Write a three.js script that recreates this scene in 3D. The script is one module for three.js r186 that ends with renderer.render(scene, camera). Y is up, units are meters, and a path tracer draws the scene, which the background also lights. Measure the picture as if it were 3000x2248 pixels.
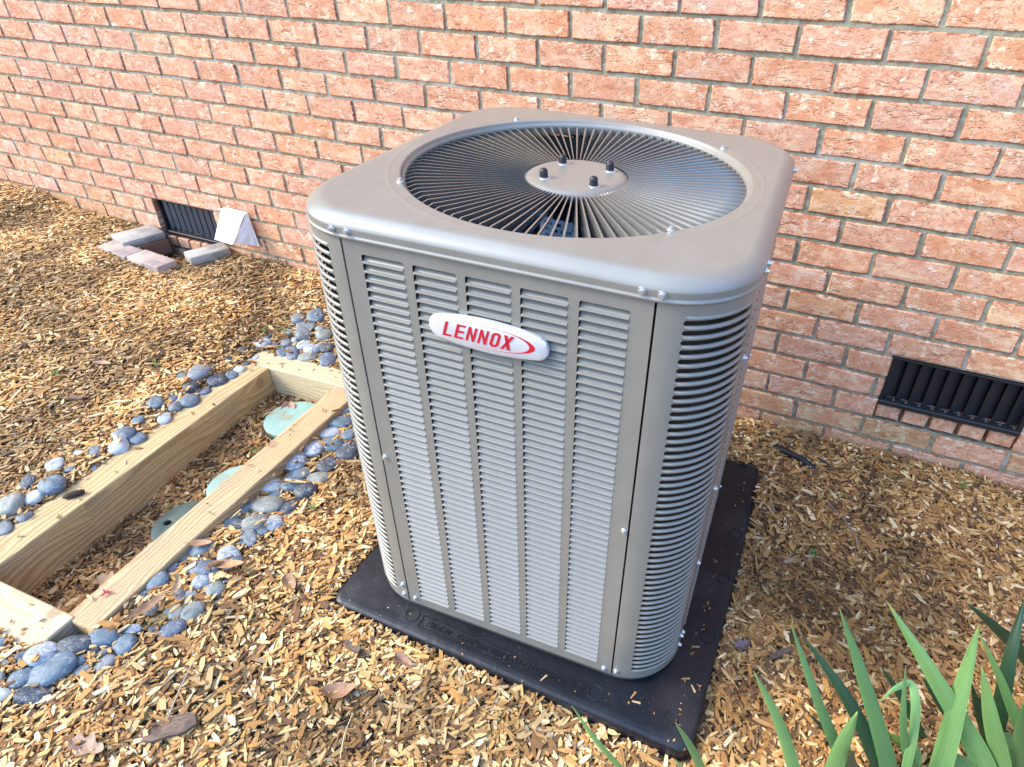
import * as THREE from 'three';
import { mergeGeometries, toCreasedNormals } from 'three/addons/utils/BufferGeometryUtils.js';
import { RoundedBoxGeometry } from 'three/addons/geometries/RoundedBoxGeometry.js';
import { TextGeometry } from 'three/addons/geometries/TextGeometry.js';
import { FontLoader } from 'three/addons/loaders/FontLoader.js';

// ---------------------------------------------------------------- camera, sky, sun, exposure
const scene = new THREE.Scene();
const camera = new THREE.PerspectiveCamera(61.6, 3000 / 2248, 0.05, 200);
camera.position.set(3.357, 0.104, 1.815);
camera.rotation.set(-0.598, 0.408, 0.012, 'YXZ');
camera.setViewOffset(3000, 2248, -191, 49, 3000, 2248);
scene.add(camera);

const renderer = new THREE.WebGLRenderer({ antialias: true });
renderer.setSize(1024, 767);
renderer.toneMapping = THREE.LinearToneMapping;
renderer.toneMappingExposure = 2.75;
renderer.shadowMap.enabled = true;
renderer.shadowMap.type = THREE.PCFSoftShadowMap;

const sunDir = new THREE.Vector3(-0.70, 0.63, 0.33).normalize();
{ // bright hazy sky: white towards the horizon and the veiled sun, blue overhead
  const W = 256, H = 128, d = new Float32Array(W * H * 4);
  for (let j = 0; j < H; j++) for (let i = 0; i < W; i++) {
    const el = ((j + 0.5) / H - 0.5) * Math.PI, az = ((i + 0.5) / W - 0.5) * 2 * Math.PI;
    const x = Math.cos(az) * Math.cos(el), y = Math.sin(el), z = Math.sin(az) * Math.cos(el);
    const up = Math.max(0, y), k = Math.pow(1 - up, 2.8), c = Math.max(0, x * sunDir.x + y * sunDir.y + z * sunDir.z);
    const glow = 1.3 * Math.pow(c, 5) + 0.5 * Math.pow(c, 2);
    const o = (j * W + i) * 4, s = y < 0 ? 0.25 : 1;
    d[o] = s * (0.10 + 0.48 * k + glow); d[o + 1] = s * (0.34 + 0.42 * k + glow * 0.97); d[o + 2] = s * (0.88 + 0.06 * k + glow * 0.86); d[o + 3] = 1;
  }
  const t = new THREE.DataTexture(d, W, H, THREE.RGBAFormat, THREE.FloatType);
  t.mapping = THREE.EquirectangularReflectionMapping; t.magFilter = t.minFilter = THREE.LinearFilter; t.needsUpdate = true;
  scene.background = t; scene.environment = t;
}
const sun = new THREE.DirectionalLight(new THREE.Color(1, 0.91, 0.74), 1.5);
sun.position.copy(sunDir).multiplyScalar(12).add(new THREE.Vector3(2.5, -1, 0.7));
sun.target.position.set(2.5, -1, 0.7); sun.castShadow = true; sun.shadow.radius = 30; sun.shadow.mapSize.set(2048, 2048);
Object.assign(sun.shadow.camera, { left: -5, right: 5, top: 4, bottom: -4, near: 1, far: 30 });
scene.add(sun, sun.target);

// ---------------------------------------------------------------- helpers
let seed = 20240517;
const rnd = () => { seed |= 0; seed = (seed + 0x6d2b79f5) | 0; let t = Math.imul(seed ^ (seed >>> 15), 1 | seed); t = (t + Math.imul(t ^ (t >>> 7), 61 | t)) ^ t; return ((t ^ (t >>> 14)) >>> 0) / 4294967296; };
const R = (a, b) => a + (b - a) * rnd();
const hash = (x, y) => { let h = (Math.imul(x, 374761393) + Math.imul(y, 668265263)) | 0; h = Math.imul(h ^ (h >>> 13), 1274126177); return ((h ^ (h >>> 16)) >>> 0) / 4294967296; };
const vn = (x, y) => { const ix = Math.floor(x), iy = Math.floor(y); let u = x - ix, v = y - iy; u = u * u * (3 - 2 * u); v = v * v * (3 - 2 * v);
  const a = hash(ix, iy), b = hash(ix + 1, iy), c = hash(ix, iy + 1), e = hash(ix + 1, iy + 1); return a + (b - a) * u + (c - a) * v + (a - b - c + e) * u * v; };
const fbm = (x, y, n = 4) => { let s = 0, a = 0.5, t = 0; for (let i = 0; i < n; i++) { s += a * vn(x, y); t += a; a *= 0.5; x = x * 2.03 + 17.1; y = y * 2.03 + 9.7; } return s / t; };
const sm = (a, b, x) => { const t = Math.min(1, Math.max(0, (x - a) / (b - a))); return t * t * (3 - 2 * t); };
const mix = (a, b, t) => a.map((v, i) => v + (b[i] - v) * t);
const names = {};
const numbered = (n) => { const k = (names[n] = (names[n] ?? -1) + 1); return k ? n + '_' + String(k).padStart(3, '0') : n; };
function tag(o, label, category, group) { o.userData.label = label; o.userData.category = category; if (group) o.userData.group = group; return o; }
function mesh(name, geo, mat, parent) { const m = new THREE.Mesh(geo, mat); m.name = parent === scene ? numbered(name) : name; m.castShadow = m.receiveShadow = true; if (parent) parent.add(m); return m; }
function thing(name, label, category, x = 0, y = 0, z = 0, turn = 0, group) { const o = new THREE.Group(); o.name = numbered(name); o.position.set(x, y, z); o.rotation.y = turn; scene.add(o); return tag(o, label, category, group); }
const lin2s = (c) => (c <= 0.0031308 ? 12.92 * c : 1.055 * Math.pow(c, 1 / 2.4) - 0.055);
function tex(W, H, f, { color = true, wrap = true } = {}) { // f(x, y, out) fills out[0..2], linear 0..1
  const d = new Uint8Array(W * H * 4), o = [0, 0, 0];
  for (let j = 0; j < H; j++) for (let i = 0; i < W; i++) { f(i, j, o); const k = (j * W + i) * 4; for (let c = 0; c < 3; c++) d[k + c] = 255 * Math.min(1, Math.max(0, color ? lin2s(Math.max(0, o[c])) : o[c])); d[k + 3] = 255; }
  const t = new THREE.DataTexture(d, W, H); t.magFilter = THREE.LinearFilter; t.minFilter = THREE.LinearMipmapLinearFilter; t.generateMipmaps = true;
  if (wrap) t.wrapS = t.wrapT = THREE.RepeatWrapping;
  if (color) t.colorSpace = THREE.SRGBColorSpace; t.needsUpdate = true; return t;
}
const col = (r, g, b) => new THREE.Color().setRGB(r, g, b);
const std = (r, g, b, roughness = 0.8, more = {}) => new THREE.MeshStandardMaterial({ color: col(r, g, b), roughness, ...more });
function geoOf(pos, idx, uv) { const g = new THREE.BufferGeometry(); g.setAttribute('position', new THREE.Float32BufferAttribute(pos, 3)); if (uv) g.setAttribute('uv', new THREE.Float32BufferAttribute(uv, 2)); if (idx) g.setIndex(idx); return g; }
const tr = (g, x, y, z, rx = 0, ry = 0, rz = 0) => g.applyMatrix4(new THREE.Matrix4().compose(new THREE.Vector3(x, y, z), new THREE.Quaternion().setFromEuler(new THREE.Euler(rx, ry, rz)), new THREE.Vector3(1, 1, 1)));
const merge = (a) => mergeGeometries(a.map((g) => { const n = g.index ? g.toNonIndexed() : g; for (const k of Object.keys(n.attributes)) if (!['position', 'normal', 'uv'].includes(k)) n.deleteAttribute(k); return n; }));
function boxUV(g, s = 1) { // uv in metres, u along the longest extent
  const n = g.index ? g.toNonIndexed() : g, p = n.attributes.position, N = n.attributes.normal, uv = new Float32Array(p.count * 2);
  for (let i = 0; i < p.count; i++) { const ax = Math.abs(N.getX(i)), ay = Math.abs(N.getY(i)), az = Math.abs(N.getZ(i)), x = p.getX(i), y = p.getY(i), z = p.getZ(i);
    const [u, v] = ay >= ax && ay >= az ? [x, z] : az >= ax ? [x, y] : [z, y]; uv[2 * i] = u * s; uv[2 * i + 1] = v * s; }
  n.setAttribute('uv', new THREE.BufferAttribute(uv, 2)); return n;
}

// ---------------------------------------------------------------- ground
const GP = [[-3, 0, -0.98], [-1, 0, -0.995], [-0.7, 0, -1.005], [0.2, 0.12, -1.06], [1.05, 0.1, -1.09], [1.362, 0, -1.092], [1.8, 0, -1.14], [2.2, 0, -1.2], [2.7, 0, -1.25], [3.186, 0, -1.275], [3.49, 0, -1.25], [4.036, 0, -1.275], [4.8, 0, -1.28], [0, 0.6, -1.08], [-1, 1, -1.03], [0.3, 0.35, -1.075], [1, 0.3, -1.105], [1, 0.5, -1.125], [1, 1, -1.165], [1.4, 1, -1.195], [1.43, 0.45, -1.185], [1.5, 1.3, -1.2], [1.7, 0.32, -1.18], [2, 0.35, -1.22], [2.06, 0.6, -1.245], [2.08, 1, -1.25], [2.1, 1.45, -1.235], [1.9, 1.62, -1.203], [2.02, 1.54, -1.2], [2.01, 1.48, -1.203], [1.95, 1.58, -1.197], [1.5, 1.7, -1.195], [2.25, 0.25, -1.27], [2.35, 1.21, -1.29], [2.85, 1.28, -1.315], [3.35, 1.25, -1.34], [3.4, 0.7, -1.335], [3.36, 0.15, -1.315], [3.7, 0.15, -1.27], [3.8, 0.5, -1.3], [4.2, 0.6, -1.29], [2.4, 1.6, -1.29], [3.4, 1.6, -1.34], [4, 1.1, -1.31], [2.3, 0.7, -1.27], [0, 1.6, -1.15], [3.4, 3, -1.36], [1, 3, -1.25], [5, 1.5, -1.3], [0.36, 0.26, -1.088], [0.5, 0.3, -1.097], [0.75, 0.31, -1.104], [0.93, 0.2, -1.128], [0.98, 0.1, -1.125]];
const FR = { x0: 1.60, x1: 1.905, z0: 0.505, z1: 1.47 }; // inside of the timber frame
const frameX = (z) => 0.06 * (z - 0.5);                   // the frame is turned a little against the wall
const inFrame = (x, z, m = 0) => x - frameX(z) > FR.x0 + m && x - frameX(z) < FR.x1 - m && z > FR.z0 + m && z < FR.z1 - m;
const inPit = (x, z, m = 0) => x > 0.50 + m && x < 0.78 - m && z > -0.05 && z < 0.165 - m;
function ground(x, z) {
  let s = 0, t = 0;
  for (const [px, pz, h] of GP) { const d2 = (x - px) ** 2 + (z - pz) ** 2, w = Math.exp(-d2 / 0.08) + 1e-9 / (1e-3 + d2); s += w * h; t += w; }
  let h = s / t + (fbm(x * 7 + 40, z * 7 + 11, 3) - 0.5) * 0.022;
  const fd = Math.max(FR.x0 - 0.105 - (x - frameX(z)), x - frameX(z) - FR.x1 - 0.10, FR.z0 - 0.10 - z, z - FR.z1 - 0.10); h = Math.min(h, (z > 1.42 ? -1.2005 : -1.207) + Math.max(0, fd) * 0.3);
  if (inFrame(x, z, -0.065)) h = -1.312 - 0.03 * sm(0.5, 1.2, z) + (fbm(x * 14, z * 14, 2) - 0.5) * 0.02;
  if (inPit(x, z)) h = -1.185;
  return h;
}
const soilTex = tex(512, 512, (i, j, o) => { const n = fbm(i / 512 * 24, j / 512 * 24, 4), m = fbm(i / 6, j / 6, 2); const c = mix([0.06, 0.033, 0.017], [0.22, 0.125, 0.055], sm(0.3, 0.75, n * 0.6 + m * 0.4)); o[0] = c[0]; o[1] = c[1]; o[2] = c[2]; });
{
  const xs = [], zs = [];
  for (const v of [-40, -20, -10, -6, -4, -3, -2]) xs.push(v); for (let v = -1.5; v <= 5.001; v += 0.03) xs.push(v); for (const v of [6, 8, 12, 20, 40]) xs.push(v);
  for (const v of [-0.19]) zs.push(v); for (let v = -0.09; v <= 2.401; v += 0.03) zs.push(v); for (const v of [2.7, 3.2, 4, 6, 10, 20, 40]) zs.push(v);
  const pos = [], uv = [], idx = [];
  for (const z of zs) for (const x of xs) { pos.push(x, ground(x, z), z); uv.push(x / 1.2, z / 1.2); }
  const n = xs.length;
  for (let j = 0; j < zs.length - 1; j++) for (let i = 0; i < n - 1; i++) { const a = j * n + i; idx.push(a, a + n, a + 1, a + 1, a + n, a + n + 1); }
  const g = geoOf(pos, idx, uv); g.computeVertexNormals();
  const m = mesh('ground', g, new THREE.MeshStandardMaterial({ map: soilTex, roughness: 0.95 }), scene); m.userData.kind = 'structure';
}
// ---------------------------------------------------------------- brick wall
const BW = 0.2032, CH = 0.07685, JT = 0.0105;
const CW = 256, CHH = 100, NC = 8, NR = 10;
const cellN = (i, j) => { const c = Math.floor(i / CW), r = Math.floor(j / CHH), k = r * NC + c; return [k, (i % CW) / CW, (j % CHH) / CHH]; };
function brickField(k, u, v) { // height 0..1, crack 0..1 of a rolled face brick
  const X = u * 2.9 + k * 7.31, Y = v * 1.1 + k * 3.17;
  const wx = (fbm(X * 3, Y * 3, 3) - 0.5) * 0.9, wy = (fbm(X * 3 + 50, Y * 3 + 20, 3) - 0.5) * 0.9;
  const r = 1 - Math.abs(2 * fbm(X * 1.5 + wx, Y * 5.2 + wy, 3) - 1);           // folds that run along the brick
  const r2 = 1 - Math.abs(2 * vn(X * 4.5 + wx * 3, Y * 13 + wy * 3) - 1);
  const patch = fbm(X * 1.3 + 9, Y * 2 + 3, 2);
  let crack = 0.85 * sm(0.95, 0.995, r) * sm(0.44, 0.6, patch) + 0.75 * sm(0.95, 1, r2) * sm(0.5, 0.66, fbm(X * 3 + 31, Y * 4, 2));
  const pit = sm(0.80, 0.9, vn(X * 26, Y * 26)) * sm(0.45, 0.65, fbm(X * 4, Y * 4 + 7, 2));
  const e = Math.min(v, 1 - v) * 0.060, eu = Math.min(u, 1 - u) * 0.194, ed = Math.min(e, eu) + (fbm(X * 9, Y * 9, 2) - 0.5) * 0.007;
  const edge = 1 - sm(0.0, 0.0045, ed);
  return [0.55 + 0.45 * fbm(X * 3.2, Y * 5, 4) - 0.55 * crack - 0.3 * pit - 0.3 * edge, Math.min(1, crack), pit, edge, patch];
}
const brickMap = tex(CW * NC, CHH * NR, (i, j, o) => {
  const [k, u, v] = cellN(i, j), [h, crack, pit, edge, patch] = brickField(k, u, v);
  const X = u * 2.9 + k * 7.31, Y = v * 1.1 + k * 3.17, kind = hash(k, 77);
  let base = kind < 0.5 ? [0.62, 0.292, 0.155] : kind < 0.9 ? [0.61, 0.30, 0.18] : [0.63, 0.315, 0.155];
  let c = mix(base, [0.73, 0.46, 0.285], 0.85 * sm(0.45, 0.75, fbm(X * 2.2, Y * 3.3, 4)));
  c = mix(c, [0.80, 0.62, 0.46], 1.0 * sm(0.58, 0.8, fbm(X * 5 + 3, Y * 7, 3)) * sm(0.35, 0.6, patch));
  c = mix(c, [0.47, 0.165, 0.075], 0.5 * sm(0.56, 0.78, fbm(X * 1.7 + 70, Y * 2.7, 3)));
  c = mix(c, [0.62, 0.42, 0.34], 0.45 * sm(0.62, 0.78, fbm(X * 1.1 + 150, Y * 1.6, 3)) * (hash(k, 5) < 0.4 ? 1 : 0.3));
  c = mix(c, [0.74, 0.50, 0.33], 0.55 * sm(0.60, 0.72, vn(X * 24 + 5, Y * 22)) * sm(0.4, 0.6, fbm(X * 4, Y * 4 + 80, 2))); c = mix(c, [0.34, 0.09, 0.035], 0.45 * sm(0.66, 0.78, vn(X * 15 + 50, Y * 17)) * sm(0.42, 0.62, fbm(X * 3 + 20, Y * 4, 2)));
  c = mix(c, [0.27, 0.065, 0.025], 0.72 * crack); c = mix(c, [0.22, 0.06, 0.03], 0.55 * pit);
  c = mix(c, [0.30, 0.07, 0.025], 0.9 * edge * sm(0.35, 0.6, fbm(X * 4 + 8, Y * 3 + 60, 2)));
  const g = 0.9 + 0.2 * hash(i, j); o[0] = c[0] * g; o[1] = c[1] * g; o[2] = c[2] * g;
}, { wrap: false });
const brickBump = tex(CW * NC, CHH * NR, (i, j, o) => { const [k, u, v] = cellN(i, j); const h = brickField(k, u, v)[0] + 0.06 * hash(i, j + 9); o[0] = o[1] = o[2] = h; }, { color: false, wrap: false });
const brickMats = [[1, 1, 1], [1.04, 0.99, 0.94], [0.97, 0.95, 0.94], [1.04, 1.04, 0.97], [0.98, 0.94, 0.9], [1.02, 0.99, 1.02], [1.06, 1.01, 0.98], [0.93, 0.90, 0.9]].map(([r, g, b]) => new THREE.MeshStandardMaterial({ map: brickMap, bumpMap: brickBump, bumpScale: 0.003, roughness: 0.88, color: col(r, g, b) }));
const mossyBrick = [[0.84, 0.90, 0.72], [0.93, 0.95, 0.85]].map(([r, g, b]) => new THREE.MeshStandardMaterial({ map: brickMap, bumpMap: brickBump, bumpScale: 0.0035, roughness: 0.9, color: col(r, g, b) }));
function brickGeo(w, h, cell, dp = 0.075) { // irregular bevelled outline, 50 triangles
  const c = cell % NC, r = Math.floor(cell / NC) % NR, j = () => R(-0.0019, 0.0019), hw = w / 2, hh = h / 2;
  const o = [[-hw + j(), -hh + j()], [-hw * 0.36, -hh + j()], [hw * 0.33, -hh + j()], [hw + j(), -hh + j()], [hw + j(), 0], [hw + j(), hh + j()], [hw * 0.3, hh + j()], [-hw * 0.35, hh + j()], [-hw + j(), hh + j()], [-hw + j(), 0]];
  const P = [], U = [], n = o.length, uv = ([x, y]) => [(c + 0.004 + 0.992 * Math.min(1, Math.max(0, x / w + 0.5))) / NC, (r + 0.01 + 0.98 * Math.min(1, Math.max(0, y / h + 0.5))) / NR];
  const inn = o.map(([x, y]) => [x - Math.sign(x) * 0.0026, y - Math.sign(y) * 0.0026]);
  const tri = (...v) => v.forEach(([x, y, z]) => { P.push(x, y, z); U.push(...uv([x, y])); });
  for (let i = 0; i < n; i++) { const k = (i + 1) % n, a = inn[i], b = inn[k], A = o[i], B = o[k];
    tri([0, 0, 0.0006], [...a, 0], [...b, 0]);
    tri([...a, 0], [...A, -0.003], [...B, -0.003]); tri([...a, 0], [...B, -0.003], [...b, 0]);
    tri([...A, -0.003], [...A, -dp], [...B, -dp]); tri([...A, -0.003], [...B, -dp], [...B, -0.003]); }
  const g = geoOf(P, null, U); g.computeVertexNormals(); return toCreasedNormals(g, 0.7);
}
const vents = [{ x0: 3.577, x1: 3.963 }, { x0: 0.463, x1: 0.848 }].map((v) => ({ ...v, y1: -12 * CH, y0: -1.092 }));
const wall = thing('brick_wall', 'long salmon red brick house wall with grey mortar joints behind the air conditioner', 'wall');
{
  const s = new THREE.Shape([[-7, -1.9], [9, -1.9], [9, 2.6], [-7, 2.6]].map(([x, y]) => new THREE.Vector2(x, y)));
  for (const v of vents) s.holes.push(new THREE.Path([[v.x0, v.y0 - 0.062], [v.x0, v.y1 + 0.002], [v.x1, v.y1 + 0.002], [v.x1, v.y0 - 0.062]].map(([x, y]) => new THREE.Vector2(x, y))));
  const g = new THREE.ExtrudeGeometry(s, { depth: 0.2, bevelEnabled: false }); g.translate(0, 0, -0.2047);
  const mt = tex(512, 512, (i, j, o) => { const n = fbm(i / 512 * 40, j / 512 * 40, 4), m = fbm(i / 512 * 5, j / 512 * 5, 3); let c = mix([0.215, 0.192, 0.122], [0.345, 0.312, 0.215], sm(0.25, 0.75, n)); c = mix(c, [0.46, 0.43, 0.36], 0.5 * sm(0.6, 0.75, m)); const g2 = 0.8 + 0.4 * hash(i, j); o[0] = c[0] * g2; o[1] = c[1] * g2; o[2] = c[2] * g2; });
  const mb = tex(512, 512, (i, j, o) => { o[0] = o[1] = o[2] = 0.6 * fbm(i / 512 * 60, j / 512 * 60, 3) + 0.4 * hash(i, j); }, { color: false });
  mesh('mortar', boxUV(g, 2), new THREE.MeshStandardMaterial({ map: mt, bumpMap: mb, bumpScale: 0.002, roughness: 0.95 }), wall);
  const geos = []; for (let k = 0; k < 80; k++) geos.push(brickGeo(BW - JT + R(-0.004, 0.003), CH - JT, k));
  const list = [];
  for (let r = -24; r <= 17; r++) for (let n = -18; n <= 30; n++) {
    const off = r & 1 ? 0.5 : 0, x0 = (n + off) * BW + JT / 2, x1 = (n + 1 + off) * BW - JT / 2, yc = -(r + 0.5) * CH;
    let spans = [[x0, x1]];
    if (r === 12 || r === 13 || r === 14) for (const v of vents) spans = spans.flatMap(([a, b]) => (b <= v.x0 || a >= v.x1 ? [[a, b]] : [[a, Math.min(b, v.x0 + 0.002)], [Math.max(a, v.x1 - 0.002), b]].filter(([p, q]) => q - p > 0.012)));
    for (const [a, b] of spans) list.push({ x: (a + b) / 2, w: b - a, y: yc, h: CH - JT, r });
  }
  for (const v of vents) for (let k = 0; k < 5; k++) { const w = (v.x1 - v.x0) / 5; list.push({ x: v.x0 + w * (k + 0.5), w: w - 0.011, y: -1.1205, h: 0.044, r: 14, z: -0.004 }); }
  camera.updateMatrixWorld(true); camera.updateProjectionMatrix();
  const V = new THREE.Vector3();
  for (const b of list) { V.set(b.x, b.y, 0).applyMatrix4(camera.matrixWorldInverse); const d = -V.z; V.applyMatrix4(camera.projectionMatrix); b.seen = d > 0.2 && Math.abs(V.x) < 1.08 && Math.abs(V.y) < 1.08; b.size = b.w * b.h / (d * d); 
    if (b.x > 2.62 && b.x < 3.2 && b.y < -0.55 && b.y > -1.3) b.seen = false; if (b.y < ground(b.x, 0.01) - 0.05) b.seen = false; }
  const near = list.filter((b) => b.seen).sort((p, q) => q.size - p.size), own = new Set(near.slice(0, 298)), far = [];
  for (const b of list) {
    if (b.y + b.h / 2 < ground(b.x, 0.01) - 0.08) continue;
    const full = Math.abs(b.w - (BW - JT)) < 1e-4 && Math.abs(b.h - (CH - JT)) < 1e-4, g = full ? geos[Math.floor(rnd() * geos.length)] : brickGeo(b.w, b.h, Math.floor(rnd() * 80));
    const low = b.y < ground(b.x, 0.01) + 0.14 && rnd() < 0.5, mt2 = low ? mossyBrick[rnd() < 0.45 ? 0 : 1] : brickMats[Math.floor(rnd() * brickMats.length)];
    const z = R(-0.0022, 0.0012) + (b.z || 0), rz = R(-0.004, 0.004) + (full && rnd() < 0.5 ? Math.PI : 0), rx = R(-0.012, 0.012), ry = R(-0.006, 0.006);
    if (own.has(b)) { const m = mesh('brick', g, mt2, wall); m.position.set(b.x, b.y, z); m.rotation.set(rx, ry, rz); }
    else far.push([tr(g.clone(), b.x, b.y, z, rx, ry, rz), brickMats.indexOf(mt2)]);
  }
  const m = mesh('brick_field', merge(far.map((f) => f[0])), brickMats[0], wall); m.userData.kind = 'stuff';
  wall.userData.seenBricks = near.length;
}
// crawl space vents
const blackPlastic = std(0.012, 0.0125, 0.0145, 0.45);
const darkVoid = std(0.006, 0.006, 0.006, 0.9);
function vent(v, label, back, slatMat, fill) {
  const t = thing('foundation_vent', label, 'vent', v.x0, v.y0, 0, 0), w = v.x1 - v.x0 - 0.006, h = v.y1 - v.y0 - 0.003, z = -back;
  const fr = [tr(new RoundedBoxGeometry(w, 0.016, 0.03, 2, 0.004), w / 2 + 0.003, 0.009, z + 0.004), tr(new RoundedBoxGeometry(w, 0.008, 0.02, 2, 0.002), w / 2 + 0.003, h - 0.004, z - 0.003)];
  for (const x of [0.006, w]) fr.push(tr(new RoundedBoxGeometry(0.01, h, 0.022, 2, 0.003), x, h / 2, z - 0.003));
  mesh('frame', merge(fr), blackPlastic, t);
  mesh('backing', tr(new THREE.BoxGeometry(w, h, 0.004), w / 2 + 0.003, h / 2, z - 0.045), darkVoid, t);
  const n = 10, sl = tr(new RoundedBoxGeometry(w / n * fill, h - 0.024, 0.006, 2, 0.002), 0, 0, 0, 0, 0.42, 0);
  for (let k = 0; k < n; k++) { const m = mesh('slat', sl, slatMat, t); m.position.set(0.008 + (w - 0.008) * (k + 0.5) / n, h / 2 + 0.006, z - 0.012); }
  const cl = tr(new THREE.ConeGeometry(0.005, 0.012, 5), 0, 0, 0, 0.5, 0, 0.4);
  for (let k = 0; k < n; k++) { const m = mesh('catch_tab', cl, std(0.09, 0.075, 0.05, 0.8), t); m.position.set(0.022 + (w - 0.02) * (k + 0.5) / n, 0.022, z + 0.004); }
}
vent(vents[0], 'black plastic crawl space vent in the wall right of the air conditioner', 0.012, blackPlastic, 0.99);
vent(vents[1], 'black slatted crawl space vent beside the white cover behind loose pavers', 0.030, std(0.085, 0.085, 0.09, 0.4), 0.55);
// ---------------------------------------------------------------- air conditioner
const ac = thing('air_conditioner', 'tall taupe grey outdoor air conditioner cabinet with louvred panels and round top fan grille', 'air conditioner', 2.836, -1.255, 0.683);
ac.rotation.set(0.009, 0.0644, -0.0294, 'YXZ');
const HB = 0.3835, RC = 0.126, FC = HB - RC, SEAM = 0.2575, PT = 0.01635, NROW = 55, YB = 0.0295;
const speck = tex(512, 512, (i, j, o) => { const n = (0.93 + 0.14 * fbm(i / 512 * 9, j / 512 * 9, 4)) * (0.96 + 0.08 * fbm(i / 512 * 40, j / 512 * 3, 3)), d = vn(i / 1.7, j / 1.7) > 0.972 ? 1.45 : vn(i / 2.3 + 90, j / 2.3) > 0.982 ? 0.6 : 1; o[0] = 0.62 * n * d; o[1] = 0.62 * n * d; o[2] = 0.62 * n * d; });
const rough = tex(256, 256, (i, j, o) => { o[0] = o[1] = o[2] = 0.85 + 0.3 * (fbm(i / 256 * 14, j / 256 * 14, 3) - 0.5); }, { color: false });
const paint = new THREE.MeshPhysicalMaterial({ color: col(0.355, 0.325, 0.265), map: speck, roughnessMap: rough, roughness: 0.42, clearcoat: 0.7, clearcoatRoughness: 0.32 });
const zinc = std(0.62, 0.62, 0.6, 0.32, { metalness: 0.75 });
const darkMetal = std(0.012, 0.012, 0.013, 0.6);
const screwGeo = merge([tr(new THREE.CylinderGeometry(0.0062, 0.0066, 0.0016, 14), 0, 0, 0.0008, Math.PI / 2), tr(new THREE.CylinderGeometry(0.0038, 0.0041, 0.0045, 6), 0, 0, 0.0038, Math.PI / 2)]);
const screw = (parent, x, y, z, ry = 0, rx = 0) => { const m = mesh('screw', screwGeo, zinc, parent); m.position.set(x, y, z); m.rotation.set(rx, ry, R(0, 0), 'YXZ'); return m; };
const COLS = [[-0.2235, -0.1465], [-0.1305, -0.0535], [-0.039, 0.038], [0.0525, 0.1295], [0.146, 0.223]];
function slotPath(x0, x1, y0, h, r) { // opening with rounded upper corners
  const p = new THREE.Path(); p.moveTo(x0, y0); p.lineTo(x0, y0 + h - r); p.quadraticCurveTo(x0, y0 + h, x0 + r, y0 + h); p.lineTo(x1 - r, y0 + h); p.quadraticCurveTo(x1, y0 + h, x1, y0 + h - r); p.lineTo(x1, y0); p.closePath(); return p;
}
const OPEN = 0.0130;
function panelGeo(w0, w1, y0, y1) {
  const s = new THREE.Shape([[w0, y0], [w1, y0], [w1, y1], [w0, y1]].map(([x, y]) => new THREE.Vector2(x, y)));
  for (const [a, b] of COLS) for (let k = 0; k < NROW; k++) s.holes.push(slotPath(a, b, YB + k * PT, OPEN, 0.004));
  const g = new THREE.ExtrudeGeometry(s, { depth: 0.0012, bevelEnabled: false, curveSegments: 3 }); return boxUV(g.translate(0, 0, HB - 0.0012), 2);
}
function slatGeo(w) { // pressed louvre: rolled lip at the bottom, plate leaning inwards to the top
  const pr = [[-0.0024, -0.0014], [-0.0022, 0.0008], [-0.0010, 0.0020], [0.0002, 0.0018], [0.0010, 0.0002], [0.0016, -0.0030], [0.0143, -0.0124], [0.0150, -0.0137], [0.0004, -0.0042]];
  const P = [], I = [], n = pr.length, hw = w / 2 - 0.0012, q = [[-hw, 0], [hw, 0]];
  for (const [x] of q) for (const [y, z] of pr) P.push(x, y, z);
  for (let i = 0; i < n; i++) { const k = (i + 1) % n; I.push(i, i + n, k, k, i + n, k + n); }
  const g = geoOf(P, I).toNonIndexed(); g.computeVertexNormals(); const c = toCreasedNormals(g, 0.9); return boxUV(c, 2);
}
const SG = slatGeo(COLS[0][1] - COLS[0][0]);
const frontPanel = mesh('front_panel', panelGeo(-SEAM + 0.0018, SEAM - 0.0018, 0.0, 0.956), paint, ac);
for (const [a, b] of COLS) for (let k = 0; k < NROW; k++) { const m = mesh('slat', SG, paint, frontPanel); m.position.set((a + b) / 2, YB + k * PT, HB); }
for (const [x, y] of [[-0.239, 0.0195], [0.239, 0.0135], [-0.2505, 0.477], [0.249, 0.473]]) screw(frontPanel, x, y, HB);
{
  const sp = panelGeo(-SEAM + 0.0018, SEAM - 0.0018, 0.0, 0.956), sl = [];
  for (const [a, b] of COLS) for (let k = 0; k < NROW; k++) sl.push(tr(SG.clone(), (a + b) / 2, YB + k * PT, HB));
  const all = merge(sl);
  for (const a of [Math.PI / 2, Math.PI, -Math.PI / 2]) { const m = mesh('side_panel', sp, paint, ac); m.rotation.y = a; const f = mesh('louvre_bank', all, paint, m); f.userData.kind = 'stuff'; 
    if (a === Math.PI / 2) for (const [x, y] of [[-0.243, 0.5], [-0.243, 0.03], [-0.243, 0.80], [-0.243, 0.28], [0.243, 0.5]]) screw(m, x, y, HB); }
}
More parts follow.
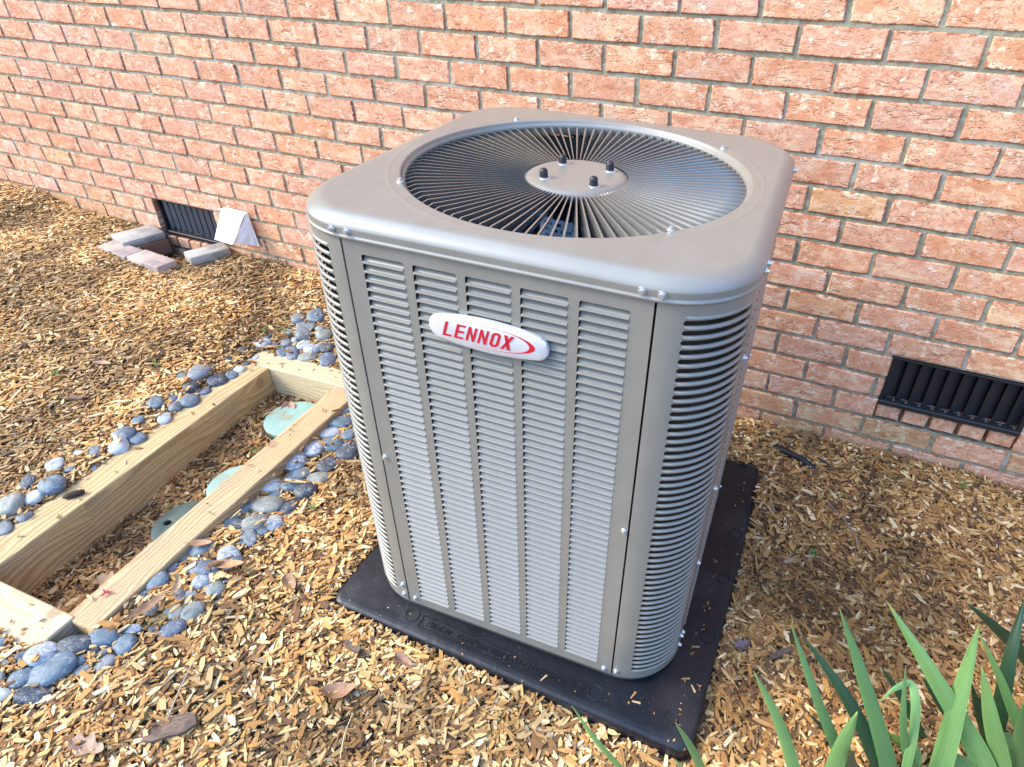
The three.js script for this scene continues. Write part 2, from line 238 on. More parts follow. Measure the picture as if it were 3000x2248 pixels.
// corner posts: slotted sheet bent round a quarter circle, a rolled rib under every slot
const AL = RC * Math.PI / 2, bend = (s, y, out) => { const t = s / RC; return [FC + (RC + out) * Math.sin(t), y, FC + (RC + out) * Math.cos(t)]; };
const S0 = 0.041, S1 = AL - 0.030;
const M0 = S0 - 0.006, M1 = S1 + 0.006;
function cornerGeo() { // bars between the slots as a structured grid, so that the sheet follows the bend
  const r = 0.0042, ss = [M0, S0 - 0.001]; for (const f of [0, 0.1, 0.35, 0.7, 1]) ss.push(S0 + r * f); const mid = 16; for (let i = 1; i < mid; i++) ss.push(S0 + r + (S1 - S0 - 2 * r) * i / mid); for (const f of [1, 0.7, 0.35, 0.1, 0]) ss.push(S1 - r * f); ss.push(S1 + 0.001, M1);
  const hs = (s) => { const d = s < S0 + r ? S0 + r - s : s > S1 - r ? s - S1 + r : 0; return d >= r ? 0 : Math.sqrt(r * r - d * d); };
  const c = (k) => YB + k * PT + 0.0069, ya = YB - 0.004, yb = YB + NROW * PT + 0.001, P = [], I = [], NN = [], U = [];
  const grid = (f0, f1, o0, o1, nf) => { const b = P.length / 3; for (const s of ss) for (const [f, o] of [[f0, o0], [f1, o1]]) { const y = f(s), t = s / RC; P.push(...bend(s, y, o)); U.push(s * 2, y * 2); const [nr, ny] = nf(s); NN.push(nr * Math.sin(t), ny, nr * Math.cos(t)); }
    for (let i = 0; i < ss.length - 1; i++) { const a = b + 2 * i; I.push(a, a + 2, a + 1, a + 1, a + 2, a + 3); } };
  for (let k = 0; k <= NROW; k++) { const lo = k ? (s) => c(k - 1) + hs(s) : () => ya, hi = k < NROW ? (s) => c(k) - hs(s) : () => yb;
    grid(lo, hi, 0, 0, () => [1, 0]); grid(lo, hi, -0.0014, -0.0014, () => [-1, 0]); grid(lo, lo, -0.0014, 0, () => [0, -1]); grid(hi, hi, 0, -0.0014, () => [0, 1]); }
  const n = geoOf(P, I, U); n.setAttribute('normal', new THREE.Float32BufferAttribute(NN, 3));
  const strip = (s0, s1, y0, y1, k) => { const Q = [], J = [], N2 = []; for (const [o, sg] of [[0, 1], [-0.0014, -1]]) { const base = Q.length / 3; for (let i = 0; i <= k; i++) for (const y of [y0, y1]) { const s = s0 + (s1 - s0) * i / k, t = s / RC; Q.push(...bend(s, y, o)); N2.push(sg * Math.sin(t), 0, sg * Math.cos(t)); } for (let i = 0; i < k; i++) { const a = base + i * 2; sg > 0 ? J.push(a, a + 2, a + 1, a + 1, a + 2, a + 3) : J.push(a, a + 1, a + 2, a + 1, a + 3, a + 2); } }
    const g2 = geoOf(Q, J, Q.flatMap((_, i) => (i % 3 ? [] : [Q[i] * 2, Q[i + 1] * 2]))); g2.setAttribute('normal', new THREE.Float32BufferAttribute(N2, 3)); return g2; };
  return merge([n, strip(0.0018, M0, 0, 0.956, 8), strip(M1, AL - 0.0018, 0, 0.956, 6), strip(M0, M1, 0, ya, 20), strip(M0, M1, yb, 0.956, 20)]);
}
function ribGeo() { // half round rib along the arc
  const P = [], I = [], pr = [[-0.0036, -0.0008], [-0.0032, 0.0010], [-0.0014, 0.0023], [0.0010, 0.0023], [0.0028, 0.0010], [0.0036, -0.0016]], n = pr.length, K = 16;
  for (let k = 0; k <= K; k++) { const s = S0 + 0.002 + (S1 - S0 - 0.004) * k / K, f = Math.min(1, Math.min(k, K - k) * 0.9 + 0.15); for (const [y, z] of pr) P.push(...bend(s, y, z * (z > 0 ? f : 1))); }
  for (let k = 0; k < K; k++) for (let i = 0; i < n - 1; i++) { const a = k * n + i; I.push(a, a + n, a + 1, a + 1, a + n, a + n + 1); }
  const g = geoOf(P, I); g.computeVertexNormals(); return boxUV(g, 2);
}
const cg = cornerGeo(), rg = ribGeo();
for (let q = 0; q < 4; q++) {
  const m = mesh('corner_post', cg, paint, ac); m.rotation.y = q === 0 ? 0 : q === 1 ? -Math.PI / 2 : q === 2 ? Math.PI : Math.PI / 2;
  if (q < 2) for (let k = 0; k <= NROW; k++) { const b = mesh('corner_rib', rg, paint, m); b.position.y = YB + k * PT - 0.0013; }
  else { const b = mesh('corner_rib', merge(Array.from({ length: NROW + 1 }, (_, k) => tr(rg.clone(), 0, YB + k * PT - 0.0013, 0))), paint, m); b.userData.kind = 'stuff'; }
  const arc = (a, y) => { const s = screw(m, FC + RC * Math.sin(a), y, FC + RC * Math.cos(a), a); return s; };
  arc(0.075, 0.018); arc(Math.PI / 2 - 0.1, 0.02); arc(Math.PI / 2 - 0.1, 0.055);
}
// coil, fan, motor inside
{
  const path = (h, r, n = 12) => { const s = new THREE.Shape(); const P = []; for (const [cx, cz, a0] of [[h - r, h - r, 0], [-h + r, h - r, 90], [-h + r, -h + r, 180], [h - r, -h + r, 270]]) for (let i = 0; i <= n; i++) { const a = (a0 + 90 * i / n) * Math.PI / 180; P.push(new THREE.Vector2(cx + r * Math.cos(a), cz + r * Math.sin(a))); } s.setFromPoints(P); return s; };
  const sh = path(0.352, 0.105); sh.holes.push(new THREE.Path(path(0.325, 0.09).getPoints().reverse()));
  const g = new THREE.ExtrudeGeometry(sh, { depth: 0.90, bevelEnabled: false }); g.rotateX(-Math.PI / 2); g.translate(0, 0.02, 0);
  const ct = tex(1024, 64, (i, j, o) => { const f = (i % 8) < 3 ? 1 : 0.25, n = 0.5 + fbm(i / 40, j / 8, 3) * 0.9; o[0] = 0.075 * f * n; o[1] = 0.062 * f * n; o[2] = 0.044 * f * n; });
  const cm = new THREE.MeshStandardMaterial({ map: ct, roughness: 0.6 }), u = boxUV(g, 2.2);
  mesh('condenser_coil', u, cm, ac);
  const pan = new THREE.ExtrudeGeometry(path(0.376, 0.12), { depth: 0.02, bevelEnabled: false }); pan.rotateX(-Math.PI / 2); pan.translate(0, -0.021, 0); mesh('base_pan', pan, std(0.05, 0.05, 0.048, 0.7), ac);
  const motor = mesh('fan_motor', tr(new THREE.CylinderGeometry(0.072, 0.075, 0.16, 40), 0, 0.845, 0), darkMetal, ac);
  const lt = tex(128, 64, (i, j, o) => { const row = Math.floor(j / 9), on = (j % 9) < 4 && hash(Math.floor(i / 5), row) > 0.42 && i > 8 && i < 118; const v = on ? 0.03 : 0.8; o[0] = v * 0.75; o[1] = v * 0.9; o[2] = v; });
  mesh('motor_label', tr(new THREE.CylinderGeometry(0.0766, 0.0766, 0.09, 24, 1, true, -0.75, 1.1), 0, 0.86, 0), new THREE.MeshStandardMaterial({ map: lt, roughness: 0.5, side: THREE.DoubleSide }), motor);
  for (let k = 0; k < 3; k++) { const b = mesh('fan_blade', tr(new RoundedBoxGeometry(0.20, 0.004, 0.15, 2, 0.0015), 0.17, 0, 0, 0.35, 0, 0), std(0.03, 0.03, 0.03, 0.5, { metalness: 0.5 }), ac); b.position.y = 0.79; b.rotation.y = k * 2.094 + 0.6; }
  mesh('fan_shroud', tr(new THREE.CylinderGeometry(0.318, 0.318, 0.10, 64, 1, true), 0, 0.90, 0), std(0.06, 0.058, 0.054, 0.6, { side: THREE.DoubleSide }), ac);
}
// top cover: rounded square rim, flat deck, round opening with a rolled lip
{
  const rs = (H, r, a) => { // point of a rounded square at polar angle a
    const c = Math.cos(a), s = Math.sin(a), f = H - r, ax = Math.abs(c), az = Math.abs(s); let t = H / Math.max(ax, az);
    if (Math.min(ax, az) * t > f) { const b = f * (ax + az), q = 2 * f * f - r * r; t = b + Math.sqrt(Math.max(0, b * b - q)); } return [t * c, t * s]; };
  const prof = [ // [inset from 0.3895, y] for the square rim; then blend to the circle
    [0.0095, 0.9505], [0.0030, 0.9488], [0.0010, 0.9496], [0.0002, 0.9520], [0.0006, 0.9540], [0.0024, 0.9552], [0.0026, 0.9570], [0.0018, 0.9655], [0.0022, 0.9682], [0.0042, 0.9722], [0.0080, 0.9762], [0.0125, 0.9796], [0.0175, 0.9826], [0.0215, 0.9842], [0.0250, 0.9851], [0.0275, 0.9855], [0.0310, 0.9857]];
  const ring = [[0.358, 0.9858], [0.3530, 0.9858], [0.3520, 0.9861], [0.3505, 0.9863], [0.3480, 0.9863], [0.3465, 0.9861], [0.345, 0.9858], [0.3310, 0.9857], [0.3285, 0.9853], [0.3270, 0.9843], [0.3260, 0.9826], [0.3250, 0.9800], [0.3232, 0.9780], [0.3212, 0.9768], [0.3198, 0.9750], [0.3192, 0.970], [0.319, 0.955]];
  const A = 192, rows = [], P = [], I = [];
  for (const [ins, y] of prof) rows.push((a) => { const H = 0.3895 - ins, [x, z] = rs(H, 0.138 - ins * 0.6, a); return [x, y, z]; });
  for (const t of [0.35, 0.7]) rows.push((a) => { const [x, z] = rs(0.3585, 0.119, a), r = 0.356; return [x + (r * Math.cos(a) - x) * t, 0.9857, z + (r * Math.sin(a) - z) * t]; });
  for (const [r, y] of ring) rows.push((a) => [r * Math.cos(a), y, r * Math.sin(a)]);
  for (const f of rows) for (let i = 0; i < A; i++) P.push(...f((i + 0.5) / A * 2 * Math.PI));
  for (let j = 0; j < rows.length - 1; j++) for (let i = 0; i < A; i++) { const a = j * A + i, b = j * A + (i + 1) % A; I.push(a, a + A, b, b, a + A, b + A); }
  const g = geoOf(P, I); g.computeVertexNormals();
  const uv = []; for (let i = 0; i < P.length; i += 3) uv.push(P[i] * 2, P[i + 2] * 2); g.setAttribute('uv', new THREE.Float32BufferAttribute(uv, 2));
  const top = mesh('top_cover', g, paint, ac);
  for (const [x, y, z] of [[-0.268, 0.9625, 0.3875], [-0.240, 0.9625, 0.3875], [0.237, 0.9625, 0.3875], [0.265, 0.9625, 0.3875]]) screw(top, x, y, z);
  for (const [x, y, z] of [[0.3875, 0.9625, 0.255], [0.3875, 0.9625, 0.227], [0.3875, 0.9625, -0.24]]) screw(top, x, y, z, Math.PI / 2);
  for (const [x, z] of [[-0.250, 0.216], [-0.238, -0.246], [0.238, -0.243], [0.235, 0.222]]) screw(top, x, 0.9857, z, 0, -Math.PI / 2);
  // grille: 96 inclined blades pressed from the disc, hub with four bolts
  const hub = mesh('grille_hub', new THREE.LatheGeometry([[0.001, 0.0105], [0.075, 0.0105], [0.088, 0.0098], [0.094, 0.0065], [0.1005, 0.003], [0.104, 0.0], [0.104, -0.014], [0.001, -0.014]].map(([x, y]) => new THREE.Vector2(x, y)), 72), paint, ac); hub.position.y = 0.9600;
  const N = 96, bp = [], bi = [], L = 14;
  for (let k = 0; k <= L; k++) { const t = k / L, r = 0.1 + (0.3195 - 0.1) * t, e = t > 0.93 ? (t - 0.93) / 0.07 : 0, dn = 0.019 * (0.7 + 0.3 * t), sw = 0.0068 * (0.5 + 0.5 * t);
    const fl = 0.0011 + 0.0019 * t, q = [[-fl, 0.0006], [0.0009, 0.0002], [sw + 0.0009, -dn], [sw, -dn - 0.0004], [-0.0001, -0.0008], [-fl, -0.0004]], dz = -e * 0.006; for (const [s, y] of q) bp.push(r, y + 0.001 + 0.009 * t - 0.003 * e * e, s + dz); }
  for (let k = 0; k < L; k++) for (let i = 0; i < 6; i++) { const a = k * 6 + i, b = k * 6 + (i + 1) % 6; bi.push(a, b, a + 6, b, b + 6, a + 6); }
  const gpaint = paint.clone(); gpaint.roughness = 0.3; gpaint.clearcoat = 1; gpaint.clearcoatRoughness = 0.16; gpaint.color = col(0.30, 0.29, 0.262); gpaint.metalness = 0.3; const bg0 = geoOf(bp, bi).toNonIndexed(); bg0.computeVertexNormals(); const bg = boxUV(toCreasedNormals(bg0, 0.6), 2);
  for (let k = 0; k < N; k++) { const m = mesh('grille_blade', bg, gpaint, ac); m.position.y = 0.9655; m.rotation.y = (k + 0.3) / N * 2 * Math.PI; }
  const capG = new THREE.LatheGeometry([[0.0, 0.021], [0.004, 0.0205], [0.0068, 0.0175], [0.0076, 0.013], [0.0082, 0.0012], [0.0084, 0]].map(([x, y]) => new THREE.Vector2(x, y)), 20), wsh = new THREE.CylinderGeometry(0.0115, 0.0118, 0.0016, 24);
  for (const [x, z] of [[-0.050, 0.044], [-0.048, -0.049], [0.050, 0.046], [0.051, -0.049]]) { const w = mesh('bolt_washer', wsh, zinc, hub); w.position.set(x + 0.003, 0.0112, z + 0.001); const m = mesh('bolt_cap', capG, std(0.014, 0.014, 0.018, 0.45), w); m.position.set(-0.003, 0.0006, 0); m.scale.y = 0.78; }
}
// badge
{
  const out = [], BL = 0.1015, NB = 60; for (const sg of [1, -1]) for (let i = 0; i <= NB; i++) { const u = Math.sin((i / NB - 0.5) * Math.PI), x = sg * BL * u, q = Math.abs(u); if (q > 0.99999 && sg < 0) continue; out.push(new THREE.Vector2(-x, sg * (0.0275 - 0.0110 * q * q) * Math.pow(Math.max(0, 1 - Math.pow(q, 18)), 0.5))); }
  const g = new THREE.ExtrudeGeometry(new THREE.Shape(out), { depth: 0.003, bevelEnabled: true, bevelThickness: 0.003, bevelSize: 0.003, bevelSegments: 4, curveSegments: 4 });
  const bd = mesh('badge', toCreasedNormals(g, 0.9), new THREE.MeshPhysicalMaterial({ color: col(0.70, 0.70, 0.69), roughness: 0.25, metalness: 0.35, clearcoat: 0.4 }), ac); bd.position.set(-0.002, 0.8295, HB + 0.0035); bd.userData.label = 'white oval maker badge with red lettering';
  const red = std(0.52, 0.012, 0.022, 0.4), sk = 0.30, flat = (pts) => new THREE.Shape(pts.map(([x, y]) => new THREE.Vector2(x + sk * y, y))), ex = (s) => new THREE.ExtrudeGeometry(s, { depth: 0.0005, bevelEnabled: false }).translate(0, 0, 0.0062);
  const hgt = 0.0272, t = 0.0048, w = 0.0156, ln = (x) => ({
    L: [flat([[x, 0], [x + w, 0], [x + w, 0.0036], [x + t, 0.0036], [x + t, hgt], [x, hgt]])],
    E: [flat([[x, 0], [x + w, 0], [x + w, 0.0036], [x + t, 0.0036], [x + t, 0.0117], [x + w - 0.001, 0.0117], [x + w - 0.001, 0.0155], [x + t, 0.0155], [x + t, hgt - 0.0036], [x + w, hgt - 0.0036], [x + w, hgt], [x, hgt]])],
    N: [flat([[x, 0], [x + 0.0042, 0], [x + 0.0042, 0.0175], [x + w - 0.0042, 0], [x + w, 0], [x + w, hgt], [x + w - 0.0042, hgt], [x + w - 0.0042, 0.0097], [x + 0.0042, hgt], [x, hgt]])],
    X: [flat([[x - 0.001, 0], [x + 0.0047, 0], [x + w + 0.001, hgt], [x + w - 0.0047, hgt]]), flat([[x + w - 0.0047, 0], [x + w + 0.001, 0], [x + 0.0047, hgt], [x - 0.001, hgt]])],
    O: (() => { const oct = (a, b, c, d, k) => [[a + k, b], [c - k, b], [c, b + k], [c, d - k], [c - k, d], [a + k, d], [a, d - k], [a, b + k]]; const s = flat(oct(x, 0, x + w, hgt, 0.004)); s.holes.push(new THREE.Path(oct(x + t, 0.0036, x + w - t, hgt - 0.0036, 0.0022).reverse().map(([p, q]) => new THREE.Vector2(p + sk * q, q)))); return [s]; })(),
  });
  let x = 0; 'LENNOX'.split('').forEach((ch, i) => { const gs = ln(0)[ch].map(ex); const m = mesh('letter', merge(gs), red, bd); m.position.set(-0.0800 + i * 0.0207, -0.0140 - 0.0004 * 0, 0); if (ch === 'X') m.position.z = 0.0001; });
  // swoosh: thin over the word, thick at the right end, thin underneath
  const o = [], n = [], K = 40; for (let k = 0; k <= K; k++) { const a = THREE.MathUtils.lerp(1.72, -1.85, k / K), wd = 0.0002 + 0.0062 * Math.pow(Math.max(0, Math.cos(a * 0.86)), 1.9); const p = [0.0 + 0.0825 * Math.cos(a), 0.0 + 0.0208 * Math.sin(a)]; o.push([p[0], p[1]]); n.push([p[0] - wd * 1.5 * Math.max(0.1, Math.cos(a)), p[1] * (1 - wd * 8)]); }
  const sg = new THREE.ExtrudeGeometry(new THREE.Shape([...o, ...n.reverse()].map(([p, q]) => new THREE.Vector2(p, q))), { depth: 0.0004, bevelEnabled: false }).translate(0, 0, 0.0061); mesh('swoosh', sg, red, bd);
}
// ---------------------------------------------------------------- equipment pad
const padPlastic = (() => {
  const m = tex(1024, 1024, (i, j, o) => { const u = i / 1024, v = j / 1024, n = fbm(u * 12, v * 12, 5), d = sm(0.52, 0.78, fbm(u * 5 + 4, v * 5, 4)), st = sm(0.88, 0.98, vn(i / 2.2, j / 2.2)) * sm(0.5, 0.7, fbm(u * 20, v * 20, 2)); let c = mix([0.006, 0.0066, 0.009], [0.013, 0.0138, 0.017], n); c = mix(c, [0.085, 0.078, 0.068], 0.5 * d * n); c = mix(c, [0.25, 0.24, 0.22], 0.5 * st); o[0] = c[0]; o[1] = c[1]; o[2] = c[2]; });
  const r = tex(512, 512, (i, j, o) => { const v = 0.6 + 0.5 * fbm(i / 512 * 8, j / 512 * 8, 4); o[0] = o[1] = o[2] = v; }, { color: false });
  const b = tex(512, 512, (i, j, o) => { o[0] = o[1] = o[2] = 0.7 * fbm(i / 512 * 6, j / 512 * 6, 3) + 0.3 * fbm(i / 512 * 60, j / 512 * 60, 2); }, { color: false });
  return new THREE.MeshPhysicalMaterial({ map: m, roughnessMap: r, roughness: 0.5, bumpMap: b, bumpScale: 0.003, specularIntensity: 0.75 });
})();
{
  const pad = thing('equipment_pad', 'square black plastic pad with moulded lettering under the air conditioner', 'pad', 2.836 + 0.021, -1.255, 0.683);
  pad.rotation.set(0.009, 0.0644 - 0.04, -0.0294, 'YXZ');
  const H = 0.455, r = 0.02, s = new THREE.Shape(), c = H - 0.013; s.moveTo(-c + r, -c); s.lineTo(c - r, -c); s.quadraticCurveTo(c, -c, c, -c + r); s.lineTo(c, c - r); s.quadraticCurveTo(c, c, c - r, c); s.lineTo(-c + r, c); s.quadraticCurveTo(-c, c, -c, c - r); s.lineTo(-c, -c + r); s.quadraticCurveTo(-c, -c, -c + r, -c);
  const g = new THREE.ExtrudeGeometry(s, { depth: 0.05, bevelEnabled: true, bevelThickness: 0.012, bevelSize: 0.016, bevelSegments: 5, curveSegments: 6 }); g.rotateX(-Math.PI / 2); g.translate(0, -0.024 - 0.062, 0);
  const cn = toCreasedNormals(g.toNonIndexed(), 0.6); mesh('slab', boxUV(cn, 1.0), padPlastic, pad);
  const font = await new FontLoader().loadAsync('fonts/droid/droid_sans_bold.typeface.json');
  const word = (t, x, size) => { const tg = new TextGeometry(t, { font, size, depth: 0.0022, curveSegments: 3, bevelEnabled: false }); tg.computeBoundingBox(); const w = tg.boundingBox.max.x; tg.translate(-w / 2, -size / 2, 0); tg.rotateX(-Math.PI / 2); tg.rotateY(Math.PI); const m = mesh('lettering', tg, padPlastic, pad); m.position.set(x, -0.0247, 0.4165); return m; };
  word('DIVERSITECH', 0.098, 0.0145); word('1.800.995.2222', -0.048, 0.0145); word('ACP36', -0.163, 0.0145);
  const bar = (w, d, x, z) => { const m = mesh('moulded_rib', new RoundedBoxGeometry(w, 0.003, d, 2, 0.001), padPlastic, pad); m.position.set(x, -0.0240, z); };
  bar(0.42, 0.0022, -0.008, 0.4015); bar(0.42, 0.0022, -0.008, 0.4315); bar(0.0022, 0.03, -0.218, 0.4165); bar(0.0022, 0.03, 0.202, 0.4165);
  const ringG = new THREE.TorusGeometry(0.0165, 0.0014, 6, 28).rotateX(Math.PI / 2);
  for (const [x, z, k] of [[0.23, 0.413, 1], [-0.245, 0.413, 1], [0.43, 0.18, 1], [0.43, 0.0, 1], [0.43, -0.16, 1], [0.19, 0.4165, 0.55], [-0.205, 0.4165, 0.55], [0.4, 0.4, 0.9]]) { const m = mesh('moulded_ring', ringG, padPlastic, pad); m.position.set(x, -0.0236, z); m.scale.setScalar(k); }
}

// ---------------------------------------------------------------- timber frame
function woodMat(k, tint, dark) {
  const W = 1024, H = 256, f = (i, j) => { const u = i / W * 1.1, v = j / H * 0.5, w = fbm(u * 2.2 + k * 9, v * 9, 3), g = v * 62 + 9 * (w - 0.5) + 3 * vn(u * 1.1 + k, v * 16); const fr = g - Math.floor(g); return [sm(0.0, 0.75, fr) * (1 - sm(0.82, 1, fr)), fbm(u * 90, v * 900, 2), fbm(u * 4 + k, v * 14, 3)]; };
  const m = tex(W, H, (i, j, o) => { const [a, b, c] = f(i, j); let q = mix(tint, dark, 0.72 * a * (0.55 + 0.6 * c)); q = q.map((x) => x * (0.86 + 0.28 * b)); const kn = Math.hypot((i / W - 0.31 - 0.1 * k % 0.5) * 24, (j / H - 0.4) * 9); q = mix(q, [0.25, 0.14, 0.07], 0.5 * (1 - sm(0.25, 0.45, kn))); q = mix(q, [0.3, 0.24, 0.15], 0.3 * sm(0.55, 0.75, fbm(i / W * 9 + 3 * k, j / H * 7, 3))); o[0] = q[0]; o[1] = q[1]; o[2] = q[2]; });
  const b = tex(W, H, (i, j, o) => { const [a, n] = f(i, j); o[0] = o[1] = o[2] = 0.6 - 0.3 * a + 0.3 * n; }, { color: false });
  return new THREE.MeshStandardMaterial({ map: m, bumpMap: b, bumpScale: 0.0015, roughness: 0.78 });
}
{
  const frame = thing('timber_frame', 'rectangular frame of pale squared timbers set in the mulch around round lids', 'timber frame', 1.74, -1.2, 1.0);
  const cx = 1.74, cz = 1.0;
  const beam = (x0, z0, x1, z1, w, h, y, mat, name) => { const L = Math.hypot(x1 - x0, z1 - z0), g = boxUV(new RoundedBoxGeometry(L, h, w, 3, 0.006), 1); const off = R(0, 1), uv = g.attributes.uv; for (let i = 0; i < uv.count; i++) uv.setXY(i, (uv.getX(i) + off) / 1.1, (uv.getY(i) + off * 3) / 0.5);
    const m = mesh(name, g, mat, frame); m.position.set((x0 + x1) / 2 - cx, y - h / 2 + 1.2, (z0 + z1) / 2 - cz); m.rotation.y = Math.atan2(-(z1 - z0), x1 - x0); return m; };
  const w1 = woodMat(1, [0.56, 0.395, 0.195], [0.29, 0.17, 0.06]), w2 = woodMat(2, [0.56, 0.385, 0.205], [0.30, 0.165, 0.065]), w3 = woodMat(3, [0.62, 0.50, 0.30], [0.40, 0.27, 0.12]), w4 = woodMat(4, [0.60, 0.49, 0.31], [0.43, 0.31, 0.16]);
  beam(1.551, 0.524, 1.610, 1.50, 0.102, 0.155, -1.2, w1, 'timber').userData.label = 'longer timber with its inner face in shade';
  beam(1.9335, 0.502, 1.986, 1.466, 0.094, 0.15, -1.203, w2, 'timber');
  beam(1.488, 0.484, 1.985, 0.457, 0.088, 0.15, -1.1985, w3, 'timber');
  beam(1.46, 1.523, 1.967, 1.5035, 0.098, 0.15, -1.1995, w4, 'timber');
}
const teal = (() => { const m = tex(256, 256, (i, j, o) => { const n = fbm(i / 256 * 8, j / 256 * 8, 4), s = sm(0.55, 0.75, fbm(i / 256 * 5 + 9, j / 256 * 5, 4)); let c = mix([0.21, 0.34, 0.28], [0.29, 0.43, 0.36], n); c = mix(c, [0.28, 0.22, 0.13], 0.6 * s); o[0] = c[0]; o[1] = c[1]; o[2] = c[2]; }); return (k) => new THREE.MeshStandardMaterial({ map: m, roughness: 0.5, color: col(k, k, k) }); })();
[[1.792, 0.632, -1.292, 0.090, 1.0, -0.055, -0.05, 'round pale teal plastic lid nearest the far end timber'], [1.848, 0.93, -1.312, 0.080, 1.05, -0.045, -0.055, 'round pale teal plastic lid half buried between the other two lids'], [1.838, 1.10, -1.318, 0.086, 0.24, -0.05, 0.02, 'round dark green plastic lid nearest the front end timber']].forEach(([x, z, y, r, k, hx, hz, label]) => {
  const t = thing('access_lid', label, 'lid', x, y, z, 0, 'round lids inside the timber frame'), s = new THREE.Shape(); s.absarc(0, 0, r, 0, Math.PI * 2); const hp = new THREE.Path(); hp.absellipse(hx, -hz, 0.0135, 0.0125, 0, Math.PI * 2, true); s.holes.push(hp);
  const g = new THREE.ExtrudeGeometry(s, { depth: 0.010, bevelEnabled: true, bevelThickness: 0.003, bevelSize: 0.003, bevelSegments: 3, curveSegments: 48 }); g.rotateX(-Math.PI / 2); const m = mesh('cover', boxUV(toCreasedNormals(g.toNonIndexed(), 0.6), 4), teal(k), t); m.position.y = -0.004;
  const w = mesh('rim', new THREE.CylinderGeometry(r + 0.004, r + 0.004, 0.03, 48, 1, true), std(0.03, 0.07, 0.06, 0.6, { side: THREE.DoubleSide }), t); w.position.y = -0.02; mesh('well', tr(new THREE.CircleGeometry(r, 32).rotateX(-Math.PI / 2), 0, -0.03, 0), darkVoid, t);
});

// ---------------------------------------------------------------- pavers round the left vent
{
  const pm = (c, k) => { const m = tex(256, 256, (i, j, o) => { const n = fbm(i / 30 + k, j / 30, 4), g = 0.85 + 0.3 * hash(i, j + k), s = sm(0.5, 0.7, fbm(i / 60, j / 60 + k, 3)); const q = mix(c, c.map((v) => v * 0.6 + 0.06), s); o[0] = q[0] * g * (0.8 + 0.4 * n); o[1] = q[1] * g * (0.8 + 0.4 * n); o[2] = q[2] * g * (0.8 + 0.4 * n); }); return new THREE.MeshStandardMaterial({ map: m, bumpMap: m, bumpScale: 0.0015, roughness: 0.92 }); };
  const grey = pm([0.36, 0.32, 0.27], 3), pink = pm([0.44, 0.33, 0.27], 8), brown = pm([0.22, 0.12, 0.06], 21);
  const pav = (x, y, z, w, d, h, turn, mat, label, rz = 0, rx = 0) => { const t = thing('paver', label, 'paver', x, y - h, z, turn, 'loose pavers round the left vent'); t.rotation.set(rx, turn, rz); const g = boxUV(toCreasedNormals(new RoundedBoxGeometry(w, h, d, 2, 0.006).toNonIndexed(), 0.7), 4); g.translate(0, h / 2, 0); mesh('block', g, mat, t);
    const n = std(0.2, 0.18, 0.16, 0.95); for (const [zz] of [[d / 2 + 0.0008], [-d / 2 - 0.0008]]) { const b = mesh('spacer_rib', new RoundedBoxGeometry(0.012, h * 0.8, 0.004, 1, 0.001), mat, t); b.position.set(w * 0.02, h / 2, zz); } return t; };
  pav(0.436, -1.055, 0.098, 0.175, 0.146, 0.034, 1.28, grey, 'grey concrete paver against the wall on the left side of the vent');
  pav(0.478, -1.070, 0.224, 0.216, 0.088, 0.045, -0.07, pink, 'pinkish paver lying flush in the mulch, left of the vent front pair');
  pav(0.697, -1.0695, 0.236, 0.214, 0.088, 0.045, -0.10, pink, 'pinkish paver with a rounded front edge, right of the pair');
  pav(0.862, -1.058, 0.094, 0.162, 0.092, 0.038, 1.16, grey, 'grey concrete paver resting on a cored brick below the white cover');
  pav(0.452, -1.0895, 0.095, 0.165, 0.125, 0.07, 1.30, brown, 'brown brick lying beneath the left grey paver in the pit');
  // brick with three core holes
  const t = thing('cored_brick', 'brown brick with core holes lying beneath the right grey paver', 'brick', 0.878, -1.158, 0.092, 1.16 - Math.PI / 2);
  const s = new THREE.Shape([[-0.046, 0], [0.046, 0], [0.046, 0.058], [-0.046, 0.058]].map(([x, y]) => new THREE.Vector2(x, y)));
  const s2 = new THREE.Shape([[-0.085, 0], [0.085, 0], [0.085, 0.060], [-0.085, 0.060]].map(([x, y]) => new THREE.Vector2(x, y))); for (const x of [-0.05, 0.0, 0.05]) { const p = new THREE.Path(); p.absarc(x, 0.027, 0.0125, 0, Math.PI * 2, true); s2.holes.push(p); }
  const g = new THREE.ExtrudeGeometry(s2, { depth: 0.085, bevelEnabled: true, bevelSize: 0.002, bevelThickness: 0.002, bevelSegments: 2 }); g.translate(0, 0, -0.0425); g.rotateY(Math.PI / 2); mesh('brick_body', boxUV(g, 4), brown, t);
  mesh('core_dark', tr(new THREE.BoxGeometry(0.02, 0.05, 0.15), 0, 0.03, 0), darkVoid, t);
}
